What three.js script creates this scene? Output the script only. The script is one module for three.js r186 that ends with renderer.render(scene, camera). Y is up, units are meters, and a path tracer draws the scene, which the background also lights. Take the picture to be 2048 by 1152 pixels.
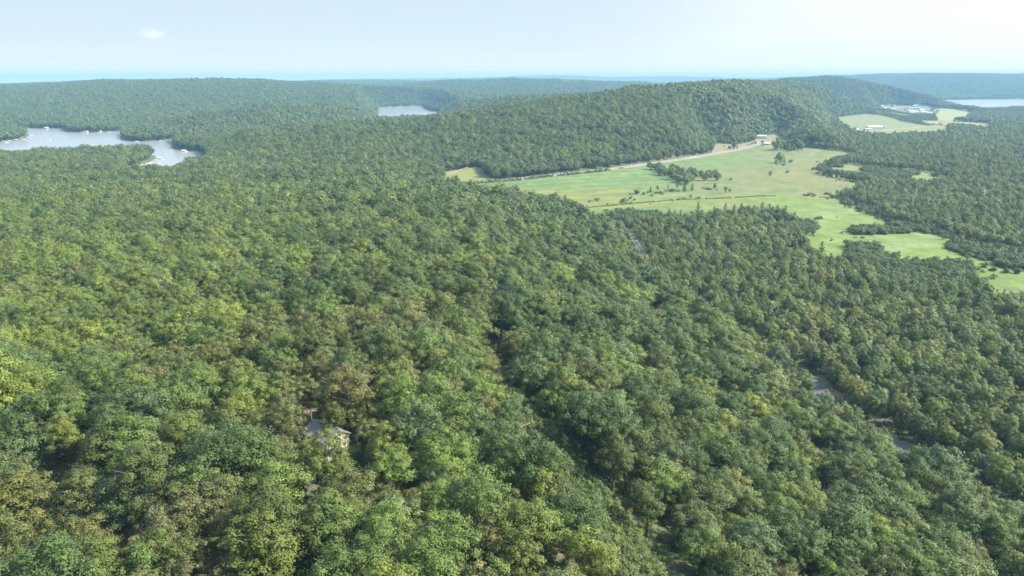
import * as THREE from 'three';
import { mergeGeometries } from 'three/addons/utils/BufferGeometryUtils.js';
import { TessellateModifier } from 'three/addons/modifiers/TessellateModifier.js';

// ---------------------------------------------------------------- camera, sky, sun, exposure
const scene = new THREE.Scene();
const EYE = 125, PITCH = THREE.MathUtils.degToRad(16.3), FOCAL = 1425.6;     // metres, radians, pixels of the 2048 px photograph
const camera = new THREE.PerspectiveCamera(44, 16 / 9, 1, 60000);
camera.position.set(0, EYE, 0);
camera.rotation.x = -PITCH;
const renderer = new THREE.WebGLRenderer();
renderer.toneMapping = THREE.LinearToneMapping;
renderer.toneMappingExposure = 2.0;
renderer.shadowMap.enabled = true;

const SUN_EL = THREE.MathUtils.degToRad(41), SUN_AZ = THREE.MathUtils.degToRad(86);   // azimuth to the right of the view
const sunDir = new THREE.Vector3(Math.sin(SUN_AZ) * Math.cos(SUN_EL), Math.sin(SUN_EL), -Math.cos(SUN_AZ) * Math.cos(SUN_EL));
const sun = new THREE.DirectionalLight(new THREE.Color(1, 0.95, 0.84), 5.0);
sun.position.copy(sunDir).multiplyScalar(3000);
sun.target.position.set(0, 0, -600);
sun.castShadow = true;
sun.shadow.mapSize.set(4096, 4096);
Object.assign(sun.shadow.camera, { left: -1500, right: 1500, top: 1500, bottom: -1500, near: 10, far: 8000 });
scene.add(sun, sun.target);

// ---------------------------------------------------------------- numbers
function rng(seed) {
  let a = seed >>> 0;
  return () => { a = (a + 0x6D2B79F5) | 0; let t = Math.imul(a ^ (a >>> 15), 1 | a); t = (t + Math.imul(t ^ (t >>> 7), 61 | t)) ^ t; return ((t ^ (t >>> 14)) >>> 0) / 4294967296; };
}
const clamp = (x, a = 0, b = 1) => Math.min(b, Math.max(a, x));
const smooth = (x) => { x = clamp(x); return x * x * (3 - 2 * x); };
const mix = (a, b, t) => a + (b - a) * t;
function hash2(i, j) { let h = Math.imul(i, 374761393) + Math.imul(j, 668265263); h = Math.imul(h ^ (h >>> 13), 1274126177); return ((h ^ (h >>> 16)) >>> 0) / 4294967296; }
function noise(x, y) {                                                            // value noise, -1..1
  const i = Math.floor(x), j = Math.floor(y), u = smooth(x - i), v = smooth(y - j);
  return 2 * mix(mix(hash2(i, j), hash2(i + 1, j), u), mix(hash2(i, j + 1), hash2(i + 1, j + 1), u), v) - 1;
}
const fbm = (x, y, n = 4) => { let s = 0, a = 0.5; for (let k = 0; k < n; k++) { s += a * noise(x, y); x = x * 2.03 + 17.1; y = y * 2.03 + 9.7; a *= 0.5; } return s; };
function table(rows) { return (x) => { if (x <= rows[0][0]) return rows[0][1]; for (let k = 1; k < rows.length; k++) if (x < rows[k][0]) { const t = (x - rows[k - 1][0]) / (rows[k][0] - rows[k - 1][0]); return mix(rows[k - 1][1], rows[k][1], t); } return rows[rows.length - 1][1]; }; }
const CP = Math.cos(PITCH), SP = Math.sin(PITCH);
function ray(u, v) { const x = (u - 1024) / FOCAL, y = -(v - 576) / FOCAL; return [x, y * CP - SP, -(CP + y * SP)]; }   // a direction of the lens
function P(u, v, h = 0) { const [x, y, z] = ray(u, v), t = (h - EYE) / y; return [x * t, z * t]; }                       // where it meets the height h: (x, z)
function atDepth(u, v, d) { const [x, y, z] = ray(u, v), t = -d / z; return [x * t, -d, EYE + y * t]; }                   // (x, z, height) at the depth d
function pixelOf(x, y, z) { const dy = y - EYE, f = -z * CP - dy * SP, up = dy * CP - z * SP; return [1024 + FOCAL * x / f, 576 - FOCAL * up / f, f]; }

// ---------------------------------------------------------------- sky
{
  const W = 2048, H = 1024, data = new Float32Array(W * H * 4);
  for (let r = 0; r < H; r++) {
    const el = ((r + 0.5) / H - 0.5) * Math.PI, y = Math.sin(el), c = Math.cos(el);
    for (let q = 0; q < W; q++) {
      const az = ((q + 0.5) / W - 0.5) * 2 * Math.PI, x = Math.cos(az) * c, z = Math.sin(az) * c;
      const up = Math.max(y, 0), toSun = Math.acos(clamp(x * sunDir.x + y * sunDir.y + z * sunDir.z, -1, 1));
      const high = 1 - Math.exp(-up * 3.0);
      let R = mix(0.37, 0.15, high), G = mix(0.47, 0.26, high), B = mix(0.51, 0.44, high);
      const low = Math.exp(-up * 42); R += 0.40 * low; G += 0.18 * low; B -= 0.08 * low;   // the pale band along the horizon
      const glow = Math.exp(-toSun * toSun / 0.5) * 0.9 + Math.exp(-toSun / 0.22) * 1.2;   // the bright air round the sun
      R += glow * 0.85; G += glow * 0.72; B += glow * 0.62;
      const lon = Math.atan2(x, -z);                                               // 0 straight ahead, positive to the right
      // thin high cloud: a veil that thickens to the right, streaked along the horizon
      const s = up * 9, right = smooth((lon + 0.06 - up * 1.6) / 0.34) * (0.5 + 0.5 * Math.cos(lon - 1.5)) ** 0.7;
      const veil = clamp(0.50 + 0.6 * right + 0.34 * fbm(lon * 3.1 + 4, s * 6.5, 5) + 0.20 * fbm(lon * 16, s * 30, 4)) * smooth((up + 0.03) / 0.09) / (1 + 4 * up * up + 1.5 * up), bright = mix(0.405, 0.53, right);
      R = mix(R, bright + glow * 0.7, veil * 0.9); G = mix(G, bright * 1.03 + glow * 0.68, veil * 0.9); B = mix(B, bright * 1.05 + glow * 0.66, veil * 0.9);
      for (const [u, v, w, h, k] of [[305, 68, 0.013, 0.0065, 0.5], [318, 72, 0.008, 0.003, 0.35], [915, 122, 0.009, 0.0016, 0.4], [1000, 90, 0.03, 0.002, 0.12]]) {
        const d = ray(u, v), L = Math.hypot(...d), e = Math.asin(d[1] / L), l = Math.atan2(d[0], -d[2]), a = (lon - l) / w, b = (el - e) / h;
        const m = k * smooth(1.3 - Math.hypot(a, b) + 0.8 * fbm(lon * 260, el * 400, 3));
        R = mix(R, 0.60, m); G = mix(G, 0.60, m); B = mix(B, 0.61, m);
      }
      data.set([R, G, B, 1], 4 * (r * W + q));
    }
  }
  const t = new THREE.DataTexture(data, W, H, THREE.RGBAFormat, THREE.FloatType);
  t.mapping = THREE.EquirectangularReflectionMapping; t.magFilter = t.minFilter = THREE.LinearFilter; t.needsUpdate = true;
  scene.background = t; scene.environment = t;
}
scene.fog = new THREE.FogExp2(new THREE.Color(0.36, 0.69, 1.0), 1.15e-4);

// ---------------------------------------------------------------- helpers for things
const used = {};
function numbered(name) { const n = used[name] = (used[name] ?? -1) + 1; return n ? `${name}_${String(n).padStart(3, '0')}` : name; }
function tag(o, label, category, group, kind) { if (label) o.userData.label = label; if (category) o.userData.category = category; if (group) o.userData.group = group; if (kind) o.userData.kind = kind; return o; }
function thing(name, label, category, [x, y, z] = [0, 0, 0], turn = 0, group) { const o = new THREE.Group(); o.name = numbered(name); o.position.set(x, y, z); o.rotation.y = turn; scene.add(o); return tag(o, label, category, group); }
function mesh(name, geometry, material, parent) { const m = new THREE.Mesh(geometry, material); m.name = parent ? name : numbered(name); m.castShadow = m.receiveShadow = true; (parent ?? scene).add(m); return m; }
function copyOf(root, [x, y, z], turn, label, scale) { const c = root.clone(); c.name = numbered(root.name.replace(/_\d+$/, '')); c.position.set(x, y, z); c.rotation.y = turn; c.userData = { ...root.userData }; if (label) c.userData.label = label; if (scale) c.scale.setScalar(scale); scene.add(c); return c; }
function mat(r, g, b, roughness = 0.85, more = {}) { return new THREE.MeshStandardMaterial({ color: new THREE.Color(r, g, b), roughness, ...more }); }
function box(w, h, d, x = 0, y = 0, z = 0) { return new THREE.BoxGeometry(w, h, d).translate(x, y, z); }
function cyl(r0, r1, h, x = 0, y = 0, z = 0, n = 8) { return new THREE.CylinderGeometry(r0, r1, h, n).translate(x, y + h / 2, z); }

// ---------------------------------------------------------------- plans: polygons in metres, (x, z)
function poly(points, h = 0) {                                                    // [u, v] or [u, v, height of what is seen there]
  const p = points.map(([u, v, k]) => P(u, v, k ?? h));
  return hull(p);
}
function hull(p) { const xs = p.map((q) => q[0]), zs = p.map((q) => q[1]); return { p, x0: Math.min(...xs), x1: Math.max(...xs), z0: Math.min(...zs), z1: Math.max(...zs) }; }
function inside(g, x, z, m = 0) {
  if (x < g.x0 - m || x > g.x1 + m || z < g.z0 - m || z > g.z1 + m) return false;
  let c = false; const p = g.p;
  for (let i = 0, j = p.length - 1; i < p.length; j = i++) if ((p[i][1] > z) !== (p[j][1] > z) && x < (p[j][0] - p[i][0]) * (z - p[i][1]) / (p[j][1] - p[i][1]) + p[i][0]) c = !c;
  return c;
}
function segment(x, z, a, b) { const dx = b[0] - a[0], dz = b[1] - a[1], t = clamp(((x - a[0]) * dx + (z - a[1]) * dz) / (dx * dx + dz * dz)); return [Math.hypot(x - a[0] - dx * t, z - a[1] - dz * t), t]; }
function toLine(line, x, z, closed) { let best = 1e9; for (let k = closed ? 0 : 1; k < line.length; k++) { const d = segment(x, z, line[(k || line.length) - 1], line[k])[0]; if (d < best) best = d; } return best; }
function signed(g, x, z, reach) {                                                 // distance to the outline, positive inside; beyond reach, -reach
  if (x < g.x0 - reach || x > g.x1 + reach || z < g.z0 - reach || z > g.z1 + reach) return -reach;
  const d = toLine(g.p, x, z, true); return inside(g, x, z) ? d : -d;
}

const T = 14;      // height of the trees that hide a meadow's near edge
const MEADOW = poly([[850, 375], [900, 369.5], [1000, 363.5], [1100, 353.5], [1200, 343], [1250, 337], [1320, 327.5], [1400, 315.5], [1460, 305.5], [1500, 297], [1530, 293], [1548, 300], [1575, 306], [1612, 297], [1640, 299], [1682, 303], [1720, 310], [1700, 318], [1682, 322], [1650, 331], [1632, 341],
  [1638, 348], [1662, 354], [1700, 362], [1742, 371], [1722, 380], [1692, 392], [1668, 398], [1690, 407], [1721, 422], [1761, 433], [1776, 450], [1796, 452], [1836, 461], [1886, 472], [1911, 481], [1900, 498], [1936, 515], [1986, 522], [1992, 532], [2030, 540], [2120, 552], [2130, 582, T], [2048, 574, T], [2000, 564, T], [1958, 551, T],
  [1946, 535], [1898, 530], [1836, 532], [1790, 528], [1765, 515], [1745, 503], [1700, 497, 5], [1676, 494, T], [1623, 482, T], [1600, 474, 4], [1622, 460], [1600, 447], [1603, 430, T], [1593, 415, T], [1536, 402, T], [1499, 405, T], [1399, 410, T], [1331, 417, T], [1312, 424, 4], [1274, 425, 4], [1231, 422, 4], [1199, 428, 8], [1136, 419, 4], [1059, 412], [1000, 414], [900, 405], [850, 385]]);
const LAKES = [
  poly([[-500, 245], [-60, 250], [20, 257], [125, 257.5], [131, 264], [180, 265.5], [236, 263], [262, 262], [300, 262.5], [262, 266], [241, 269], [239, 276], [247, 281], [276, 283.5], [335, 281.5], [362, 278], [344, 284], [342, 291], [346, 298], [366, 301.5], [386, 303.5], [400, 304], [412, 306, 10], [398, 311, 14], [370, 316, 14], [345, 322, 15], [322, 332, 14], [300, 337, 9], [268, 343, 8], [258, 338], [286, 329.5], [306, 320], [313, 315], [309, 311], [250, 311], [100, 316], [0, 320], [-300, 330], [-600, 320], [-200, 300], [-40, 290], [20, 283], [56, 277], [58, 269], [30, 262], [-100, 262]], -3),
  poly([[757, 216], [790, 214.3], [848, 212.6], [852, 218], [866, 223], [882, 224], [880, 232], [866, 242], [780, 246], [740, 244], [757, 230]], -3),
  poly([[1868, 200.5], [1960, 198.5], [2048, 198], [2500, 195], [2600, 211, 20], [2200, 213, 20], [2040, 210, 20], [2010, 212, 20], [1975, 214, 20], [1930, 208.5, 20], [1900, 204, 16]], -3),
];
const clearings = {
  lawn: poly([[884, 350], [905, 347], [950, 343], [962, 344], [985, 359], [990, 362.5], [885, 368.5]]),
  bank: poly([[1422, 309], [1428, 291], [1440, 289], [1475, 291], [1505, 285], [1516, 288], [1470, 301]]),
  yard: poly([[1490, 294], [1512, 283], [1508, 279], [1540, 272], [1556, 268], [1562, 276], [1553, 290], [1576, 306], [1540, 297], [1525, 292]]),
  farm_field: poly([[1668, 238], [1690, 234], [1733, 228.5], [1760, 232], [1787, 238], [1800, 244], [1830, 249], [1853, 253], [1868, 252], [1895, 254], [1896, 258, 14], [1860, 260, 15], [1830, 260, 15], [1800, 262, 15], [1770, 263, 15], [1740, 261, 15], [1712, 259, 15], [1696, 250, 14], [1680, 243, 10]]),
  hay_field: poly([[1840, 243], [1895, 243], [1978, 248], [1980, 254, 13], [1895, 252.5], [1860, 251], [1845, 248]]),
  town: poly([[1752, 213], [1790, 211.5], [1862, 213], [1880, 222], [1872, 230], [1825, 230], [1790, 225], [1755, 219]]),
  town_field: poly([[1858, 217], [1915, 219], [1948, 226], [1930, 229, 20], [1880, 230, 22], [1866, 226]]),
  quarry: poly([[1775, 201], [1786, 199], [1789, 203], [1778, 205]], 30),
  track: poly([[1752, 222], [1790, 227], [1822, 232], [1830, 235], [1800, 232.5], [1755, 225]]),
  landing: poly([[245, 337], [262, 334], [270, 340], [262, 342], [246, 341]], 0),
};
const FLATS = [clearings.bank, clearings.yard, clearings.farm_field, clearings.hay_field, clearings.town_field, clearings.town];
const mainRoad = [[835, 378], [850, 373.5], [880, 370.2], [940, 366], [1000, 362], [1050, 357], [1100, 351.5], [1150, 346], [1200, 341], [1250, 334.5], [1320, 325], [1400, 313], [1460, 302.5], [1500, 294], [1518, 289.5], [1535, 287.5], [1550, 283], [1600, 276], [1660, 268]].map(([u, v]) => P(u, v, 1));
mainRoad.unshift([-160, mainRoad[0][1] + 30], [-260, mainRoad[0][1] + 60]); mainRoad.reverse();
const sideRoad = [[190, 20], [172, -100], [150, -160], ...[[2040, 1040], [1900, 935], [1720, 835], [1690, 815], [1600, 735], [1360, 600], [1300, 540], [1262, 470], [1232, 440]].map(([u, v]) => P(u, v, 3)), [70, -660], [20, -740], [-60, -800], mainRoad[mainRoad.length - 4]];
const powerLine = [[90, 40], ...[[1265, 1150], [1190, 1045], [1120, 945], [1060, 860], [1015, 790]].map(([u, v]) => P(u, v, 36))];
const farmTrack = [[1765, 262], [1790, 259], [1820, 257], [1848, 254], [1866, 253], [1880, 252.6], [1960, 251]].map(([u, v]) => P(u, v, 1));

// ---------------------------------------------------------------- terrain
const hillTop = table([[-300, 46], [0, 45], [150, 44], [300, 37], [500, 25], [650, 17], [800, 8], [1000, 3], [1200, 0]]);
const roadFoot = table([[-300, 190], [100, 160], [178, 138], [255, 120], [509, 86], [620, 78], [700, 62], [760, 20], [830, -60], [900, -150], [1000, -300]]);
const RIDGES = [];
function ridge(points, near, far, less = 20, ends = [1, 1]) {                      // [u, v of the tree tops, depth, (width factor)]
  const p = points.map(([u, v, d, w]) => { const [x, z, h] = atDepth(u, v, d); return [x, z, Math.max(h - less, 1), w ?? 1]; });
  const xs = p.map((q) => q[0]), zs = p.map((q) => q[1]), m = Math.max(near, far);
  RIDGES.push({ p, near, far, x0: Math.min(...xs) - m, x1: Math.max(...xs) + m, z0: Math.min(...zs) - m, z1: Math.max(...zs) + m });
}
ridge([[380, 324, 1120, 0.5], [430, 312, 1180, 0.6], [512, 280, 1250, 0.8], [637, 265, 1300], [757, 240, 1350], [862, 232, 1380], [940, 226, 1400], [1024, 214, 1400], [1120, 196, 1450], [1199, 184, 1500], [1249, 177, 1550], [1313, 170, 1610, 0.95], [1401, 161.5, 1780, 0.72], [1476, 158, 2080, 0.62], [1531, 159, 2400, 0.6], [1573, 161, 2620, 0.6], [1603, 167, 2750, 0.55], [1648, 184, 2850, 0.45], [1690, 203, 2900, 0.3], [1720, 212, 2950, 0.2]], 440, 330);
ridge([[1540, 168, 3700, 0.8], [1610, 154, 3800], [1645, 152, 3800], [1700, 163, 3850, 0.9], [1740, 175, 3900, 0.8], [1770, 188, 3950, 0.7], [1800, 196, 3980, 0.6], [1830, 201, 4000, 0.5]], 560, 500);
ridge([[1600, 165, 7600], [1690, 154, 7500], [1760, 149, 7500], [1850, 146, 7400], [1945, 146.5, 7300], [2020, 152, 7000], [2200, 160, 7000]], 2600, 2500);
ridge([[1900, 155, 9500], [1960, 149, 9500], [2048, 143, 9500], [2300, 140, 9500]], 2500, 2500);
ridge([[-300, 184, 4000], [0, 176, 4000], [80, 170, 4000], [150, 166, 4000], [250, 163, 3900], [345, 158, 3800], [410, 157, 3700], [450, 159, 3700], [520, 164, 3700], [600, 168, 3750], [690, 170, 3900, 0.8], [740, 176, 4050, 0.6], [800, 183, 4250, 0.4], [850, 188, 4300, 0.3]], 1800, 1500);
ridge([[400, 244, 1720, 0.7], [430, 238, 1750, 0.8], [500, 215, 1900], [560, 206, 2000], [610, 205, 2050, 0.8], [670, 207, 2100, 0.4], [705, 212, 2150, 0.22], [722, 218, 2170, 0.15]], 270, 190);
ridge([[870, 205, 4300, 0.5], [935, 178, 4800, 0.8], [960, 165, 5000], [990, 157.5, 5000], [1030, 156, 5000], [1100, 158, 5100], [1190, 162, 5200], [1260, 165, 5300], [1400, 168, 5400]], 1500, 1500);
ridge([[900, 225, 2560, 0.16], [960, 205, 2500, 0.7], [1030, 193, 2450], [1100, 187, 2400], [1190, 183, 2400], [1260, 178, 2400], [1350, 180, 2400]], 300, 500);
ridge([[560, 168, 7000], [600, 165.5, 7000], [640, 162, 7000], [700, 159, 7000], [760, 159, 7000], [810, 162, 7000], [850, 166, 7000], [900, 170, 7000]], 2000, 1800);
ridge([[760, 175, 5500, 0.7], [800, 166, 5600], [830, 163, 5600], [870, 164, 5600], [905, 169, 5500, 0.8], [945, 174, 5500, 0.7]], 1300, 1300);
ridge([[-400, 172, 13000], [0, 169, 13000], [60, 168, 13000], [130, 168.5, 13000], [250, 169, 13000], [450, 165, 13000], [530, 162.5, 13000], [600, 162, 13000], [700, 161, 13000], [760, 159, 13000], [785, 157, 13000], [810, 157, 13000], [840, 159, 13000], [900, 155.5, 13000], [950, 157, 13000], [1000, 154, 13000], [1050, 153, 13000], [1100, 151, 13000], [1150, 153.5, 13000], [1250, 153.5, 13000], [1330, 153, 13000], [1420, 156, 13000], [1500, 155, 13000], [1600, 156.5, 13000], [1700, 154, 13000], [2300, 150, 13000]], 3500, 3000, 0);

function ground(x, z) {
  const d = -z;
  // the hill below the camera
  const foot = roadFoot(d), top = hillTop(d);
  let h = top * smooth((foot - x) / mix(190, 140, clamp((d - 300) / 400))) * (1 - 0.25 * smooth((-x - 350) / 600));
  h += clamp(h / 20) * 3.4 * fbm(x / 85 + 3, z / 85, 3);
  // ridges
  let r = 0;
  for (const g of RIDGES) {
    if (x < g.x0 || x > g.x1 || z < g.z0 || z > g.z1) continue;
    let best = 0; const p = g.p;
    for (let k = 1; k < p.length; k++) {
      const [dist, t] = segment(x, z, p[k - 1], p[k]), zc = mix(p[k - 1][1], p[k][1], t);
      const w = mix(p[k - 1][3], p[k][3], t) * mix(g.far, g.near, smooth(0.5 + (z - zc) / 120));
      if (dist >= w) continue;
      const s = 1 - (dist / w) ** 2, v = mix(p[k - 1][2], p[k][2], t) * s * Math.sqrt(s);
      if (v > best) best = v;
    }
    if (best > r) r = best + Math.min(r, 0) ;
  }
  const big = clamp(d / 4000, 0.35, 2.5);
  if (r > 0) r *= 1 + 0.07 * fbm(x / (170 * big), z / (170 * big), 3) * smooth(r / 25);
  h = Math.max(h, r) + 0.15 * Math.min(h, r);
  const open = signed(MEADOW, x, z, 70), wood = 1 - smooth((open + 60) / 60);
  if (open > -30) h = mix(h, 0.25, smooth((open + 30) / 30));
  if (d > 700 && d < 2600 && x > -300 && x < 1400) { const r = toLine(mainRoad, x, z); if (r < 45) h = mix(h, 0.8, smooth((45 - r) / 33)); }
  h += wood * (0.6 + 0.8 * noise(x / 60, z / 60)) * 0.8;
  for (const f of FLATS) { const s = signed(f, x, z, 80); if (s > -80) h = mix(h, 1.2, smooth((s + 80) / 80)); }
  for (const l of LAKES) { const s = signed(l, x, z, 110); if (s > -110) h = s > 0 ? Math.max(-9, -3 - 0.25 * s) : Math.min(h, -3 + 0.09 * -s + (h + 3) * smooth(-s / 110)); }
  return h;
}

function hit(u, v) { const [x, y, z] = ray(u, v); for (let t = 40; t < 900; t += 0.7) if (EYE + y * t < ground(x * t, z * t)) return [x * t, z * t]; return P(u, v, 0); }
const nearDrive = [[646, 930], [640, 880], [634, 852]].map(([u, v]) => hit(u, v));
clearings.bare = hull([[820, 545], [838, 541], [844, 556], [826, 561]].map(([u, v]) => hit(u, v)));
const keepClear = [[...P(942, 336, 8), 16], [...P(1523, 274, 4), 16]];
function glimpse(u, v, deep, r0, r1) { const [x, z] = hit(u, v), l = Math.hypot(x, z); for (let k = 0; k <= deep; k += 3) keepClear.push([x * (1 - k / l), z * (1 - k / l), mix(r0, r1, k / deep)]); }
glimpse(638, 874, 14, 3.4, 2); glimpse(1309, 640, 30, 8, 3); glimpse(830, 551, 22, 5, 3); glimpse(1692, 822, 16, 4.2, 2.5); glimpse(1068, 893, 18, 4, 2.5);
for (const run of [[[575, 570], [600, 612], [650, 634], [700, 645], [738, 655]], [[945, 585], [958, 600], [966, 618]], [[592, 715], [606, 742], [600, 752]], [[1015, 790], [1000, 740], [985, 700], [975, 655], [960, 610], [945, 575]], [[800, 455], [830, 480], [842, 510], [830, 540]]]) for (let k = 1; k < run.length; k++) for (let t = 0; t < 1; t += 0.2) keepClear.push([...hit(mix(run[k - 1][0], run[k][0], t), mix(run[k - 1][1], run[k][1], t) + 26), 4.2]);

{
  // one sheet: rings round the foot of the camera, close together where the picture looks
  const radii = []; for (let r = 6; r < 15500; r *= 1.0135) radii.push(r);
  const angles = []; for (let a = -180; a < 180;) { angles.push(a * Math.PI / 180); a += Math.abs(a + 0.01) < 44 ? 0.28 : 4; }
  const n = angles.length, pos = new Float32Array((radii.length * n + 1) * 3), index = [];
  radii.forEach((r, i) => angles.forEach((a, j) => { const x = r * Math.sin(a), z = -r * Math.cos(a); pos.set([x, ground(x, z), z], 3 * (i * n + j)); }));
  const centre = radii.length * n; pos.set([0, ground(0, 0), 0], 3 * centre);
  for (let j = 0; j < n; j++) { index.push(centre, j, (j + 1) % n); }
  for (let i = 0; i + 1 < radii.length; i++) for (let j = 0; j < n; j++) { const k = (j + 1) % n, a = i * n + j, b = i * n + k, c = a + n, e = b + n; index.push(a, c, b, b, c, e); }
  const g = new THREE.BufferGeometry(); g.setAttribute('position', new THREE.BufferAttribute(pos, 3)); g.setIndex(index); g.setAttribute('uv', new THREE.BufferAttribute(Float32Array.from({ length: pos.length / 3 * 2 }, (_, k) => (k % 2 ? -pos[3 * (k >> 1) + 2] : pos[3 * (k >> 1)]) / 60), 2)); g.computeVertexNormals();
  const floor = paint(512, (u, v) => { const wrap = (f) => { const a = smooth(u), b = smooth(v); return mix(mix(f(u, v), f(u - 1, v), a), mix(f(u, v - 1), f(u - 1, v - 1), a), b); }, fern = smooth(0.62 + 2.2 * wrap((x, y) => fbm(x * 14, y * 14, 4))), k = 1 + 0.45 * noise(u * 170, v * 170) + 0.25 * noise(u * 70, v * 70); return [mix(0.108, 0.075, fern) * k, mix(0.092, 0.125, fern) * k, mix(0.056, 0.038, fern) * k]; });   // leaf litter with fern and seedlings between
  if (g.attributes.normal.getY(centre) < 0) { for (let k = 0; k < index.length; k += 3) [index[k], index[k + 1]] = [index[k + 1], index[k]]; g.setIndex(index); g.computeVertexNormals(); }
  tag(mesh('terrain', g, new THREE.MeshStandardMaterial({ map: floor, roughness: 0.95 })), 'wooded ground of the hills and the valley floor', null, null, 'structure');
}

// ---------------------------------------------------------------- draped sheets: meadow, fields, water, roads
function drape(p, lift, edge, uvScale) {
  const shape = new THREE.Shape(p.map(([x, z]) => new THREE.Vector2(x, -z)));
  let g = new THREE.ShapeGeometry(shape); g.deleteAttribute('normal'); g.deleteAttribute('uv'); g = g.toNonIndexed();
  g = new TessellateModifier(edge, 12).modify(g);
  const a = g.attributes.position, uv = new Float32Array(a.count * 2);
  for (let k = 0; k < a.count; k++) { const x = a.getX(k), z = -a.getY(k); a.setXYZ(k, x, ground(x, z) + lift, z); uv[2 * k] = x / uvScale; uv[2 * k + 1] = -z / uvScale; }
  g.setAttribute('uv', new THREE.BufferAttribute(uv, 2)); g.computeVertexNormals();
  return g;
}
function ribbon(line, width, lift, step = 12, shift = 0) {
  const curve = new THREE.CatmullRomCurve3(line.map(([x, z]) => new THREE.Vector3(x, 0, z)), false, 'centripetal'), n = Math.ceil(curve.getLength() / step), pos = [], index = [];
  for (let k = 0; k <= n; k++) {
    const c = curve.getPointAt(k / n), t = curve.getTangentAt(k / n), nx = -t.z, nz = t.x, h = Math.max(ground(c.x + nx * width / 2, c.z + nz * width / 2), ground(c.x - nx * width / 2, c.z - nz * width / 2), ground(c.x, c.z)) + lift;
    for (const s of [-1, 1]) { const o = shift + s * width / 2; pos.push(c.x + nx * o, h, c.z + nz * o); }
    if (k) { const b = 2 * k; index.push(b - 2, b, b - 1, b - 1, b, b + 1); }
  }
  const g = new THREE.BufferGeometry(); g.setAttribute('position', new THREE.Float32BufferAttribute(pos, 3)); g.setIndex(index); g.computeVertexNormals();
  if (g.attributes.normal.getY(0) < 0) { for (let k = 0; k < index.length; k += 3) [index[k], index[k + 1]] = [index[k + 1], index[k]]; g.setIndex(index); g.computeVertexNormals(); }
  return g;
}
function paint(size, f) {                                                          // f(u, v) gives linear colour
  const d = new Uint8Array(size * size * 4), enc = (c) => { c = clamp(c); return Math.round(255 * (c <= 0.0031308 ? 12.92 * c : 1.055 * c ** (1 / 2.4) - 0.055)); };
  for (let j = 0; j < size; j++) for (let i = 0; i < size; i++) { const [r, g, b] = f((i + 0.5) / size, (j + 0.5) / size); d.set([enc(r), enc(g), enc(b), 255], 4 * (j * size + i)); }
  const t = new THREE.DataTexture(d, size, size); t.colorSpace = THREE.SRGBColorSpace; t.magFilter = THREE.LinearFilter; t.minFilter = THREE.LinearFilter; t.wrapS = t.wrapT = THREE.RepeatWrapping; t.needsUpdate = true; return t;
}
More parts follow.
